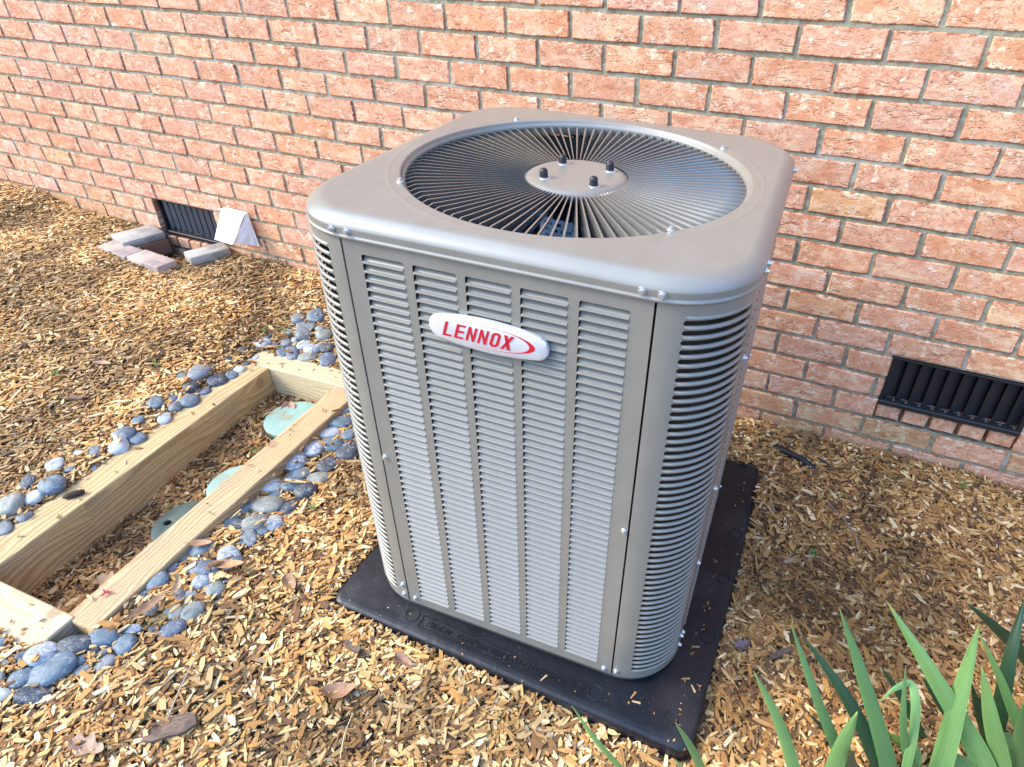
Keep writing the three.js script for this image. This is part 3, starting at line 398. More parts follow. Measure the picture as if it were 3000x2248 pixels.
{ // folded white cover leaning on the wall
  const t = thing('vent_cover', 'folded white plastic cover hanging on the wall right of the left vent', 'cover', 1.0, -1.05, 0.03);
  const w = std(0.86, 0.86, 0.84, 0.45, { side: THREE.DoubleSide }), w2 = std(0.78, 0.77, 0.74, 0.6, { side: THREE.DoubleSide });
  const sheet = (a, b, c, d, n, amp, th) => { const P = [], I = [], N = n + 1, S = (u, v, o) => { const p = [0, 1, 2].map((i) => a[i] * (1 - u) * (1 - v) + b[i] * u * (1 - v) + c[i] * u * v + d[i] * (1 - u) * v); p[2] += amp * (fbm(u * 3.2 + 5, v * 3.2 + 1, 2) - 0.5) * Math.sin(Math.PI * u) + o; p[0] += amp * 0.4 * (vn(u * 4, v * 4) - 0.5); return p; };
    for (const o of [0, -th]) for (let j = 0; j <= n; j++) for (let i = 0; i <= n; i++) P.push(...S(i / n, j / n, o));
    for (let j = 0; j < n; j++) for (let i = 0; i < n; i++) { const q = j * N + i, m = N * N; I.push(q, q + N, q + 1, q + 1, q + N, q + N + 1, q + m, q + m + 1, q + m + N, q + m + 1, q + m + N + 1, q + m + N); }
    const edge = [...Array(n).keys()]; for (const i of edge) { const m = N * N; for (const [p, q] of [[i, i + 1], [n * N + i, n * N + i + 1], [i * N, (i + 1) * N], [i * N + n, (i + 1) * N + n]]) I.push(p, q, p + m, q, q + m, p + m); }
    const g = geoOf(P, I); g.computeVertexNormals(); return toCreasedNormals(g.toNonIndexed(), 0.7); };
  const f = (x, y, z) => [x - 1.0, y + 1.05, z - 0.03];
  mesh('front_flap', sheet(f(0.955, -0.880, 0.034), f(1.086, -0.880, 0.036), f(1.035, -1.004, 0.092), f(0.930, -1.000, 0.090), 8, 0.004, 0.003), w, t);
  mesh('back_sheet', sheet(f(0.955, -0.878, 0.022), f(1.086, -0.878, 0.022), f(1.092, -1.035, 0.012), f(0.95, -1.02, 0.012), 8, 0.006, 0.002), w2, t);
  mesh('end_flap', sheet(f(1.084, -0.884, 0.026), f(1.088, -0.886, 0.02), f(1.082, -1.030, 0.018), f(1.036, -1.000, 0.086), 8, 0.016, 0.002), w2, t);
}

// ---------------------------------------------------------------- river pebbles
const stoneTone = { b: [0.10, 0.140, 0.166], d: [0.042, 0.05, 0.06], g: [0.15, 0.16, 0.163], l: [0.38, 0.40, 0.39], w: [0.29, 0.31, 0.325], o: [0.20, 0.205, 0.17], p: [0.09, 0.110, 0.145], s: [0.30, 0.31, 0.25] };
const toneWord = { b: 'blue grey', d: 'dark slate', g: 'mid grey', l: 'pale grey', w: 'speckled whitish', o: 'olive grey', p: 'purplish blue', s: 'striped grey green' };
const stoneMat = {};
for (const [k, c] of Object.entries(stoneTone)) stoneMat[k] = [0, 1].map((v) => { const sd = k.charCodeAt(0) * 3 + v * 41; const m = tex(256, 128, (i, j, o) => { const u = i / 256 * 9, w = j / 128 * 5; const n = 0.6 * fbm(u + sd, w, 5) + 0.4 * fbm(u * 9 + sd, w * 9, 3), vein = sm(0.93, 0.99, 1 - Math.abs(2 * fbm(u * 0.8 + sd + 5, w * 0.8, 3) - 1)), fl = (k === 'w' ? 0.85 : 0.25) * sm(0.5, 0.7, fbm(u * 4 + sd, w * 4, 2)); let q = c.map((x) => x * (0.62 + 0.76 * n)); q = mix(q, [0.62, 0.64, 0.64], fl * (k === 'w' ? 0.7 : 0.3)); q = mix(q, [0.5, 0.53, 0.55], 0.35 * vein); if (k === 'w') q = mix(q, [0.08, 0.1, 0.13], 0.55 * sm(0.55, 0.68, fbm(u * 2.2 + 60, w * 2.2, 3))); o[0] = q[0]; o[1] = q[1]; o[2] = q[2]; }); return new THREE.MeshStandardMaterial({ map: m, roughness: 0.58, bumpMap: m, bumpScale: 0.0016 }); });
const stoneGeos = Array.from({ length: 10 }, (_, s) => { const g = new THREE.SphereGeometry(1, 26, 16), p = g.attributes.position; const ax = R(0, 9), ay = R(0, 9); for (let i = 0; i < p.count; i++) { let x = p.getX(i), y = p.getY(i), z = p.getZ(i); const n = 1 + 0.32 * (fbm(x * 1.1 + ax + 9, z * 1.1 + ay + y, 2) - 0.5) + 0.12 * x * (s % 3 - 1), f = Math.pow(Math.abs(x) ** 2.5 + Math.abs(y) ** 2.5 + Math.abs(z) ** 2.5, -1 / 2.5); p.setXYZ(i, x * n * f, y * f * (0.9 + 0.2 * vn(x * 2 + s, z * 2)), z * n * f); } g.computeVertexNormals(); return g; });
const stones = '1513 1214 33 29 -44 b L|1444 1236 28 18 227 d L|1493 1308 35 29 227 o L|1514 1266 24 21 -35 l L|1543 1358 25 16 -36 g L|1551 1317 17 17 164 g L|2017 1084 23 22 -48 g R|2003 1142 21 16 67 b R|2037 1189 25 23 155 b R|2017 1224 14 12 -48 g R|2025 1261 19 16 66 d R|2093 1231 40 22 32 p R|2117 1173 29 24 -42 w R|2140 1179 17 16 -75 w R|2139 1206 14 12 -41 b R|2118 1261 20 19 78 w R|2034 1305 26 25 93 b R|2029 1351 21 15 53 d R|2163 1261 21 20 120 o R|2166 1225 16 10 42 d R|2024 1404 21 21 108 b R|2103 1312 23 16 -37 g R|2126 1302 18 16 53 l R|2085 1371 17 15 -3 b R|2138 1349 22 18 -26 s R|2172 1324 26 22 174 o R|2172 1379 28 22 103 p R|2096 1421 22 12 33 w R|2067 1460 30 19 52 b R|2031 1503 31 21 64 d R|2122 1454 23 20 -37 b R|2074 1492 11 10 105 d R|2095 1482 15 9 120 g R|1994 1547 28 28 -14 w R|2068 1519 12 11 63 b R|2043 1560 37 31 121 b R|2121 1500 20 18 150 g R|2091 1534 16 13 63 g R|1961 1567 15 13 -35 p R|1944 1589 9 7 52 g R|2003 1601 20 20 75 b R|1965 1615 16 10 -33 g R|1887 1567 16 13 42 b R|2055 1612 31 17 42 d R|2004 1638 26 15 14 l R|2133 1400 10 9 64 d R|2003 1025 27 22 -75 b R|2054 994 40 29 31 o R|2116 969 27 22 139 d R|2081 962 17 16 97 d R|2008 930 29 28 69 l R|2053 903 30 25 43 b R|2116 907 31 31 -55 d R|1991 877 20 15 43 g R|2050 859 34 22 70 b R|2108 851 27 21 55 o R|2096 795 29 27 -64 d R|2012 754 34 28 -73 w R|1998 821 36 31 -81 w R|2058 720 31 25 18 b R|2012 681 29 25 72 l R|1972 713 25 20 -83 g R|1976 671 23 17 -74 b R|2000 635 37 28 43 b R|2069 664 24 22 -87 b R|2118 724 36 32 216 d R|1981 579 24 19 -87 b R|2042 952 19 18 42 b R|2084 1060 28 25 96 o R|2121 1033 25 23 -57 w R|2103 1102 33 18 -44 g R|2115 1075 17 14 42 b R|2045 1080 22 17 -75 d R|2098 1130 20 11 54 b R|1451 845 29 22 -62 b L|1471 798 18 15 -68 p L|1506 825 23 20 -68 g L|1518 778 32 28 -45 b L|1518 875 25 19 -59 l L|1472 922 19 18 -64 b L|1492 983 30 26 -47 p L|1532 975 26 21 -36 b L|1525 1032 29 27 -50 l L|1484 1070 22 17 -60 g L|1451 1102 20 12 43 l L|1439 1160 27 21 -49 l L|1491 1151 14 12 43 b L|1531 1117 12 10 -60 b L|1404 709 29 18 -57 g L|1441 671 34 33 180 g L|1473 733 25 24 -66 d L|1512 714 20 18 -71 p L|1502 654 31 30 -64 d L|1516 611 21 18 -58 b L|1513 575 22 16 28 l L|1514 267 29 27 -78 g E|1564 224 38 28 -76 b E|1541 287 23 19 -70 g E|1519 334 22 20 43 o E|1454 376 19 16 14 d E|1474 418 27 27 43 l E|1512 398 17 14 -71 p E|1547 376 23 18 -64 g E|1568 358 17 11 -81 l E|1586 324 34 30 -74 g E|1630 273 22 19 43 o E|1660 300 30 28 -80 o E|1625 367 26 26 -74 l E|1676 372 29 26 14 w E|1714 347 35 23 -85 d E|1572 430 30 17 -63 b E|1616 418 39 22 242 p E|1681 417 30 21 43 o E|1765 399 36 30 -85 p E|1444 488 17 15 43 d E|1582 284 21 19 -83 g E|1577 392 13 13 43 g E|1510 533 15 12 43 d E|1506 494 13 13 43 l E|1447 556 15 14 43 d E'.split('|').map((t) => { const a = t.split(' '); return { x: a[0] / 1000, z: a[1] / 1000, a: a[2] / 1000, b: a[3] / 1000, t: a[4] / 100, k: a[5], zone: a[6] }; });
{
  const where = { R: ['right hand timber', 'pebbles along the right timber and front end'], L: ['left hand timber', 'pebbles along the left timber'], E: ['far end timber', 'pebbles behind the far end timber'] };
  const order = { R: (s) => -s.z, L: (s) => -s.z, E: (s) => s.x }, from = { R: 'from the near end', L: 'from the near end', E: 'from the left' };
  const ordinal = (n) => n + (n % 100 > 10 && n % 100 < 14 ? 'th' : ['th', 'st', 'nd', 'rd'][n % 10] || 'th');
  for (const zone of 'RLE') { const z = stones.filter((s) => s.zone === zone).sort((p, q) => order[zone](p) - order[zone](q)); z.forEach((s, i) => {
    const size = s.a > 0.033 ? 'large' : s.a > 0.019 ? 'medium' : 'small', shape = s.b / s.a < 0.66 ? 'long' : 'rounded';
    const g = stoneGeos[Math.floor(rnd() * stoneGeos.length)], hgt = s.b * R(0.5, 0.68), y = ground(s.x, s.z);
    s.a *= 1.14; s.b *= 1.12; const m = mesh('pebble', g, stoneMat[s.k][rnd() < 0.5 ? 0 : 1], scene); m.position.set(s.x, y + hgt * 0.42 + 0.003, s.z); m.scale.set(s.a, hgt, s.b); m.rotation.set(R(-0.1, 0.1), s.t, R(-0.12, 0.12), 'YXZ');
    s.y = y; tag(m, `${size} ${shape} ${toneWord[s.k]} pebble by the ${where[zone][0]}, ${ordinal(i + 1)} ${from[zone]}`, 'pebble', where[zone][1]); }); }
}

// ---------------------------------------------------------------- wood chip mulch
{
  const chip = (kind) => { const n = 1, P = []; const w0 = R(0.6, 1), w1 = R(0.35, 1), th = R(0.8, 1.1), sh = R(-0.35, 0.35), bow = R(-0.5, 0.5);
    const secs = kind === 0 ? [[-1, w0 * 0.8, 0.8], [0, 1, 1], [1, w1, 0.7]] : kind === 1 ? [[-1, 0.25, 0.4], [-0.2, 1, 1], [1, w1 * 0.9, 0.8]] : [[-1, 0.9, 0.9], [0.1, 1, 1], [1, 0.18, 0.5]];
    const V = [], I = []; secs.forEach(([x, w, t], i) => { const y = bow * (1 - x * x) * 0.6; for (const [a, b] of [[-1, -1], [-1, 1], [1, 1], [1, -1]]) V.push(x + (i !== 1 ? sh * a : 0) * 0.25, b * t * th + y, a * w); });
    for (let k = 0; k < 2; k++) for (let i = 0; i < 4; i++) { const a = k * 4 + i, b = k * 4 + (i + 1) % 4; I.push(a, b, a + 4, b, b + 4, a + 4); } I.push(0, 2, 1, 0, 3, 2, 8, 9, 10, 8, 10, 11);
    const g = geoOf(V, I).toNonIndexed(); g.computeVertexNormals(); return g; };
  const geos = [0, 1, 2, 0, 1, 2].map(chip), mulch = new THREE.Group(); mulch.name = 'mulch'; mulch.userData = { kind: 'stuff', label: 'tan and brown wood chip mulch covering the ground' }; scene.add(mulch);
  const mat = new THREE.MeshStandardMaterial({ color: 0xffffff, roughness: 0.82 });
  const lists = geos.map(() => []), V = new THREE.Vector3(), q = new THREE.Quaternion(), e = new THREE.Euler(), M = new THREE.Matrix4(), C = new THREE.Color();
  const pc = Math.cos(0.0244), ps = Math.sin(0.0244), padLocal = (x, z) => { const dx = x - 2.857, dz = z - 0.683; return [dx * pc - dz * ps, dx * ps + dz * pc]; };
  const beams = [[1.551, 0.524, 1.610, 1.50, 0.102], [1.9335, 0.502, 1.986, 1.466, 0.094], [1.488, 0.484, 1.985, 0.457, 0.088], [1.46, 1.523, 1.967, 1.5035, 0.098]];
  const onBeam = (x, z, m) => beams.some(([x0, z0, x1, z1, w]) => { const dx = x1 - x0, dz = z1 - z0, L = Math.hypot(dx, dz), u = ((x - x0) * dx + (z - z0) * dz) / L, v = Math.abs((x - x0) * dz - (z - z0) * dx) / L; return u > -m && u < L + m && v < w / 2 + m; });
  const pavers = [[0.436, 0.098, 0.085, 0.085], [0.475, 0.222, 0.108, 0.045], [0.692, 0.233, 0.108, 0.045], [0.868, 0.094, 0.05, 0.085]];
  const grid = new Map(); stones.forEach((s) => { for (let i = -1; i <= 1; i++) for (let j = -1; j <= 1; j++) { const k = (Math.floor(s.x / 0.08) + i) + ',' + (Math.floor(s.z / 0.08) + j); (grid.get(k) || grid.set(k, []).get(k)).push(s); } });
  const onStone = (x, z) => (grid.get(Math.floor(x / 0.08) + ',' + Math.floor(z / 0.08)) || []).some((s) => { const dx = x - s.x, dz = z - s.z, c = Math.cos(s.t), n = Math.sin(s.t), u = (dx * c - dz * n) / s.a, v = (dx * n + dz * c) / s.b; return u * u + v * v < 0.78; });
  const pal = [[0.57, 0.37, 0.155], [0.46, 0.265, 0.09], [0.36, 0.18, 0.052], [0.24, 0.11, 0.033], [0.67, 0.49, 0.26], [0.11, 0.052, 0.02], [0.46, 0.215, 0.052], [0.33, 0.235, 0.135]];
  const add = (x, y, z, L, wd, th, tilt, dark) => {
    const yaw = R(0, Math.PI), k = Math.floor(rnd() * geos.length);
    e.set(R(-tilt, tilt), yaw, R(-tilt, tilt), 'YXZ'); M.compose(V.set(x, y, z), q.setFromEuler(e), new THREE.Vector3(L / 2, th / 2, wd / 2));
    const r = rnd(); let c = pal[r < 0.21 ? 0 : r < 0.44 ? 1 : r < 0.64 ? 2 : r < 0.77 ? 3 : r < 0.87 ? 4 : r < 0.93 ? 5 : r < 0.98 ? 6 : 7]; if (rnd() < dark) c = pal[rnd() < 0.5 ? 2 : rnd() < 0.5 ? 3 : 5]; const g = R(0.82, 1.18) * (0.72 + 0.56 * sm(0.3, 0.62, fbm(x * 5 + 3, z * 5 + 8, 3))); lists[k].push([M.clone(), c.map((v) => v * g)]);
  };
  const size = () => { if (rnd() < 0.28) { const q = R(0.004, 0.010); return [q, R(0.0015, 0.004), R(0.001, 0.0022)]; } const r = rnd(); const L = r < 0.45 ? R(0.009, 0.020) : r < 0.92 ? R(0.018, 0.038) : R(0.035, 0.060); return [L, Math.min(L * 0.5, R(0.003, 0.0105) * (r > 0.85 ? 1.4 : 1)), R(0.0018, 0.0042)]; };
  let n = 0; const N = 360000;
  for (let t = 0; t < N; t++) {
    const x = R(-1.3, 4.6), z = R(-0.004, 2.15);
    V.set(x, -1.25, z).applyMatrix4(camera.matrixWorldInverse); if (-V.z < 0.2) continue; V.applyMatrix4(camera.projectionMatrix); if (Math.abs(V.x) > 1.12 || Math.abs(V.y) > 1.14) continue;
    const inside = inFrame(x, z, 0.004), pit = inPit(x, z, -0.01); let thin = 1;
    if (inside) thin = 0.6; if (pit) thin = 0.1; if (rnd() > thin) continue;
    const [px, pz] = padLocal(x, z); if (Math.abs(px) < 0.462 && Math.abs(pz) < 0.462) continue;
    if (onBeam(x, z, -0.006) || pavers.some(([a, b, c, d]) => Math.abs(x - a) < c && Math.abs(z - b) < d)) continue;
    const st = onStone(x, z); if (st && rnd() > 0.022) continue;
    if ((x - 1.792) ** 2 + (z - 0.632) ** 2 < 0.0078 || (x - 1.848) ** 2 + (z - 0.93) ** 2 < 0.004 || (x - 1.838) ** 2 + (z - 1.1) ** 2 < 0.0066) if (rnd() > 0.03) continue;
    const [L, w, th] = size(); if (z < L * 0.5) continue; const lvl = rnd(); const edge = sm(0.05, 0.0, Math.min(Math.abs(Math.abs(px) - 0.46), 9)) * 0;
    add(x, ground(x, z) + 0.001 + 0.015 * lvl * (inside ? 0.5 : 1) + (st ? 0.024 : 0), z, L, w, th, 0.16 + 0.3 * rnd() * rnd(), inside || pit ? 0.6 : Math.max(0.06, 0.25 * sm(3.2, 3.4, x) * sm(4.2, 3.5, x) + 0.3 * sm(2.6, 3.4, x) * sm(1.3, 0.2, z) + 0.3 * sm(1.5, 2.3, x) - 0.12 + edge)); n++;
  }
  for (let t = 0; t < 80; t++) { const b = beams[Math.floor(rnd() * 4)], u = rnd(), x = b[0] + (b[2] - b[0]) * u + R(-0.045, 0.045), z = b[1] + (b[3] - b[1]) * u + R(-0.03, 0.03); if (onBeam(x, z, -0.012)) { const [L, w, th] = size(); add(x, -1.1975 + th / 2, z, L * 0.6, w * 0.5, th * 0.6, 0.03, 0.3); } }
  for (let t = 0; t < 80; t++) { // crumbs blown onto the pad, most of them along its edge and round the cabinet
    const a = R(-0.455, 0.455), near = rnd() < 0.5 ? R(0.395, 0.42) : R(0.40, 0.455), s = rnd(); const [lx, lz] = s < 0.5 ? [a, near] : [near, a]; const x = 2.857 + lx * pc + lz * ps, z = 0.683 - lx * ps + lz * pc, q = R(0.002, 0.0075) * (rnd() < 0.1 ? 1.8 : 1);
    add(x, -1.2785 - (x - 2.836) * 0.0294 - (z - 0.683) * 0.009, z, q, q * R(0.25, 0.6), 0.0012, 0.05, 0.9); }
  lists.forEach((l, k) => { const m = new THREE.InstancedMesh(geos[k], mat, l.length); m.name = 'wood_chips'; m.castShadow = m.receiveShadow = true; m.userData.kind = 'stuff'; l.forEach(([a, c], i) => { m.setMatrixAt(i, a); m.setColorAt(i, C.setRGB(...c)); }); mulch.add(m); });
  console.log('chips', n, 'bricks in view', wall.userData.seenBricks);
}

// ---------------------------------------------------------------- small things on the mulch
function leafGeo(L, W, curl, twist, lobes = 0) { // curled leaf blade with a midrib fold, thickness from two skins
  const nu = 14, nv = 6, P = [], I = [], U = [];
  for (const o of [0, -0.0005]) for (let i = 0; i <= nu; i++) for (let j = 0; j <= nv; j++) { const u = i / nu, v = j / nv * 2 - 1; const w = W / 2 * Math.pow(Math.sin(Math.PI * (0.04 + 0.94 * Math.pow(u, 0.8))), 0.75) * (1 + lobes * 0.35 * Math.sin(u * 16)); P.push((u - 0.5) * L, curl * L * (u - 0.5) ** 2 + Math.abs(v) * w * 0.45 + 0.12 * W * (vn(u * 5 + L * 99, v * 2) - 0.5) + o, v * w * (1 - 0.15 * Math.abs(curl)) + twist * (u - 0.5) ** 2 * L); U.push(u, j / nv); }
  const n = nv + 1, m = (nu + 1) * n; for (let i = 0; i < nu; i++) for (let j = 0; j < nv; j++) { const a = i * n + j; I.push(a, a + 1, a + n, a + 1, a + n + 1, a + n, a + m, a + n + m, a + 1 + m, a + 1 + m, a + n + m, a + n + 1 + m); }
  const g = geoOf(P, I, U); g.computeVertexNormals(); return g;
}
const dryTex = tex(128, 64, (i, j, o) => { const v = Math.abs(j / 64 - 0.5) * 2, n = fbm(i / 9, j / 9, 4), rib = Math.max(1 - sm(0, 0.06, v), 0.5 * (1 - sm(0.02, 0.1, Math.abs(((i / 128 * 9 + v * 1.4) % 1) - 0.5)))); const q = 0.55 + 0.6 * n + 0.25 * rib; o[0] = o[1] = o[2] = q; });
const dry = (r, g, b) => new THREE.MeshStandardMaterial({ map: dryTex, color: col(r, g, b), roughness: 0.7, side: THREE.DoubleSide });
const stemM = std(0.2, 0.12, 0.06, 0.8);
function fallenLeaf(x, z, L, W, turn, c, label, curl = 0.5, tilt = 0.1, lobes = 0, up = 0.016) {
  const t = thing('fallen_leaf', label, 'leaf', x, ground(x, z) + up, z, turn, 'dead leaves on the mulch'); t.rotation.set(R(-tilt, tilt), turn, R(-tilt, tilt), 'YXZ');
  mesh('blade', leafGeo(L, W, curl, R(-0.3, 0.3), lobes), dry(...c), t); mesh('stem', tr(new THREE.CylinderGeometry(0.0006, 0.0009, L * 0.22, 5), -L * 0.58, curl * L * 0.3, 0, 0, 0, Math.PI / 2 - 0.2), stemM, t);
}
fallenLeaf(2.157, 1.204, 0.085, 0.026, 0.45, [0.50, 0.25, 0.11], 'curled orange brown leaf standing on pebbles by the right timber', 0.6, 0.2, 0, 0.034);
fallenLeaf(2.102, 1.372, 0.085, 0.030, 1.35, [0.26, 0.14, 0.07], 'dark brown long leaf lying across pebbles near the front timber end', 0.4, 0.2, 0, 0.034);
fallenLeaf(2.302, 1.165, 0.050, 0.034, -0.4, [0.42, 0.22, 0.11], 'reddish tan leaf on the mulch between pebbles and black pad corner', 0.7, 0.2);
fallenLeaf(2.042, 1.186, 0.055, 0.022, 0.6, [0.48, 0.25, 0.12], 'orange brown leaf tucked against the right timber by pebbles', 0.5, 0.2, 0, 0.03);
fallenLeaf(1.495, 0.437, 0.11, 0.03, 0.15, [0.52, 0.29, 0.13], 'long orange brown leaf behind the left end of the far timber', 0.5, 0.15);
fallenLeaf(1.74, 0.60, 0.07, 0.05, -1.0, [0.40, 0.22, 0.13], 'brown leaf inside the frame by the teal lid at the far end', 0.4, 0.3, 0, 0.02);
fallenLeaf(1.80, 1.315, 0.075, 0.04, 0.2, [0.52, 0.32, 0.16], 'light brown leaf on the floor inside the frame by the dark green lid', 0.4, 0.2, 1, 0.012);
fallenLeaf(2.25, 1.628, 0.07, 0.035, 0.2, [0.45, 0.27, 0.17], 'pinkish tan leaf at the bottom edge near the front timber', 0.3, 0.1, 1);
fallenLeaf(2.59, 1.322, 0.075, 0.045, 0.5, [0.36, 0.19, 0.10], 'reddish brown curled leaf on mulch in front of the pad, beside bark', 0.9, 0.25);
fallenLeaf(2.664, 1.200, 0.05, 0.024, -0.1, [0.38, 0.20, 0.12], 'reddish brown leaf at the front edge of the pad', 0.5, 0.15);
fallenLeaf(3.371, 0.825, 0.036, 0.034, 0.8, [0.22, 0.15, 0.14], 'small mauve grey leaf on mulch right of the pad', 0.3, 0.1, 1);
fallenLeaf(3.41, 0.05, 0.06, 0.035, 1.2, [0.2, 0.11, 0.05], 'dark brown leaf propped at the foot of the wall beside the hose', -0.3, 0.5, 1, 0.03);
fallenLeaf(1.138, 0.786, 0.06, 0.022, 0.3, [0.45, 0.26, 0.15], 'pink brown leaf on the mulch left of the left timber, nearer one', 0.4, 0.1);
fallenLeaf(1.02, 0.777, 0.045, 0.02, 0.5, [0.40, 0.20, 0.09], 'orange brown leaf on the mulch far left of the timber', 0.4, 0.1);
fallenLeaf(2.10, 1.30, 0.05, 0.02, 2.2, [0.47, 0.28, 0.15], 'small tan leaf between the large pebbles at the front timber end', 0.6, 0.2, 0, 0.03);
// bark, cone, twigs, seed, hose
const barkM = (() => { const m = tex(128, 64, (i, j, o) => { const n = fbm(i / 12, j / 5, 4); o[0] = 0.05 + 0.22 * n; o[1] = 0.033 + 0.14 * n; o[2] = 0.022 + 0.095 * n; }); return new THREE.MeshStandardMaterial({ map: m, bumpMap: m, bumpScale: 0.002, roughness: 0.9 }); })();
function bark(x, z, L, W, turn, label) { const g = new THREE.BoxGeometry(L, 0.008, W, 10, 1, 5), p = g.attributes.position; for (let i = 0; i < p.count; i++) { const a = p.getX(i), b = p.getZ(i), k = 1 - 0.5 * (Math.abs(a) / L * 2) ** 3; p.setXYZ(i, a + 0.01 * (vn(b * 90, a * 30) - 0.5), p.getY(i) + 0.006 * (vn(a * 60 + 4, b * 60) - 0.5) - b * b * 4, b * k + 0.006 * (vn(a * 80, 3) - 0.5)); } g.computeVertexNormals(); tag(mesh('bark_piece', toCreasedNormals(g.toNonIndexed(), 0.8), barkM, scene), label, 'bark', 'bark pieces on the mulch'); const m = scene.children[scene.children.length - 1]; m.position.set(x, ground(x, z) + 0.018, z); m.rotation.y = turn; }
bark(2.345, 1.535, 0.10, 0.042, 0.75, 'grey brown slab of bark near the bottom edge in front of the pad');
bark(1.219, 0.946, 0.055, 0.016, 0.35, 'thin brown strip of bark on mulch left of the left timber');
bark(3.456, 0.81, 0.055, 0.014, 0.75, 'long tan strip of bark on mulch right of the pad');
bark(2.544, 1.225, 0.045, 0.018, -0.1, 'short reddish piece of bark by the left front of the pad');
{
  const t = thing('pine_cone', 'small dark closed pine cone lying on the left timber', 'pine cone', 1.597, -1.192, 1.212, 0.95), core = new THREE.SphereGeometry(1, 14, 10).scale(0.024, 0.0075, 0.0075); mesh('core', core, std(0.03, 0.018, 0.012, 0.8), t);
  const sc = new THREE.SphereGeometry(1, 8, 5).scale(0.0045, 0.0014, 0.003), sm2 = std(0.05, 0.03, 0.02, 0.8); for (let i = 0; i < 70; i++) { const u = (i + 0.5) / 70 * 2 - 1, a = i * 2.4, r = 0.0078 * Math.sqrt(1 - u * u * 0.92), m = mesh('scale', sc, sm2, t); m.position.set(u * 0.023, Math.sin(a) * r, Math.cos(a) * r); m.rotation.set(-a + Math.PI / 2, 0, 0.5); }
}
function twig(pts, r, label, m) { const c = new THREE.CatmullRomCurve3(pts.map(([x, z, u]) => new THREE.Vector3(x, ground(x, z) + u, z))); tag(mesh('twig', new THREE.TubeGeometry(c, 20, r, 6), m, scene), label, 'twig', 'twigs on the mulch'); }
const grass = std(0.55, 0.45, 0.24, 0.8), dkTwig = std(0.14, 0.09, 0.06, 0.85);
twig([[2.334, 1.526, 0.02], [2.312, 1.47, 0.03], [2.285, 1.42, 0.02]], 0.0013, 'pale grey twig on mulch near the bark slab', std(0.4, 0.35, 0.27, 0.85));
twig([[2.679, 1.428, 0.018], [2.66, 1.39, 0.028], [2.642, 1.345, 0.018]], 0.0012, 'straw coloured stalk at the bottom edge in front of the pad', grass);
twig([[2.06, 1.1, 0.03], [2.15, 1.02, 0.04], [2.2, 0.93, 0.03]], 0.0008, 'thin tan stalk lying over pebbles by the right timber', grass);
twig([[1.62, 1.17, 0.016], [1.63, 1.1, 0.02], [1.61, 1.04, 0.012]], 0.0007, 'thin dark twig beside the pine cone on the left timber', dkTwig);
twig([[3.6, 0.9, 0.02], [3.68, 0.84, 0.02], [3.76, 0.81, 0.018]], 0.001, 'pale thin twig on mulch between the iris leaves', grass);
twig([[3.50, 0.30, 0.02], [3.58, 0.38, 0.02], [3.60, 0.43, 0.016]], 0.0016, 'grey twig on the mulch right of the pad', std(0.3, 0.26, 0.22, 0.85));
{
  const t = thing('maple_seed', 'small crimson winged seed on the near end of the right timber', 'seed', 1.972, -1.200, 1.385, 0.4), rm = std(0.42, 0.015, 0.05, 0.6); for (const a of [0.2, 2.6, 4.3]) { const m = mesh('wing', leafGeo(0.016, 0.006, 0.3, 0), rm, t); m.rotation.y = a; m.position.set(Math.cos(a) * 0.006, 0.003, -Math.sin(a) * 0.006); }
  const h = (pts, r, label) => { const c = new THREE.CatmullRomCurve3(pts.map(([x, z, u]) => new THREE.Vector3(x, ground(x, z) + u, z))); tag(mesh('drain_hose', new THREE.TubeGeometry(c, 24, r, 12), std(0.012, 0.012, 0.013, 0.5), scene), label, 'hose', 'black hoses half buried in mulch'); };
  h([[3.315, 0.10, 0.0], [3.36, 0.13, 0.016], [3.42, 0.158, 0.012], [3.485, 0.186, -0.012]], 0.0115, 'thicker black hose half buried in mulch between pad and wall');
  h([[3.44, 0.112, -0.008], [3.47, 0.132, 0.013], [3.515, 0.155, -0.006]], 0.007, 'thin black hose showing beside the thicker one near the wall');
}
{ // loose chips on the pad
  const g = new RoundedBoxGeometry(0.019, 0.003, 0.005, 1, 0.001), cm = [std(0.38, 0.19, 0.07, 0.8), std(0.46, 0.31, 0.15, 0.8)]; { const p = g.attributes.position; for (let i = 0; i < p.count; i++) p.setZ(i, p.getZ(i) * (0.75 + 22 * p.getX(i)) + 0.12 * p.getX(i)); g.computeVertexNormals(); }
  [[2.765, 1.160, 0.7, 'wood chip standing at the front edge of the pad'], [2.979, 1.108, 1.3, 'wood chip on the moulded lettering of the pad'], [3.270, 0.975, 0.6, 'orange wood chip on the pad right of the cabinet corner'], [3.292, 0.99, -0.7, 'pale wood chip on the pad beside the orange one'], [3.175, 1.06, 1.4, 'upright sliver of wood on the pad near its front right corner'], [3.186, 1.072, 0.3, 'flat sliver of wood crossing another near the pad corner'], [3.27, 0.89, 0.5, 'brown wood chip touching the cabinet corner on the pad']].forEach(([x, z, a, label], i) => { const dx = x - 2.836, dz = z - 0.683; const m = mesh('wood_chip', g, cm[i % 2], scene); m.position.set(x, -1.255 - 0.0225 - dx * 0.0294 - dz * 0.009, z); m.rotation.y = a; tag(m, label, 'wood chip', 'loose chips on the pad'); });
}

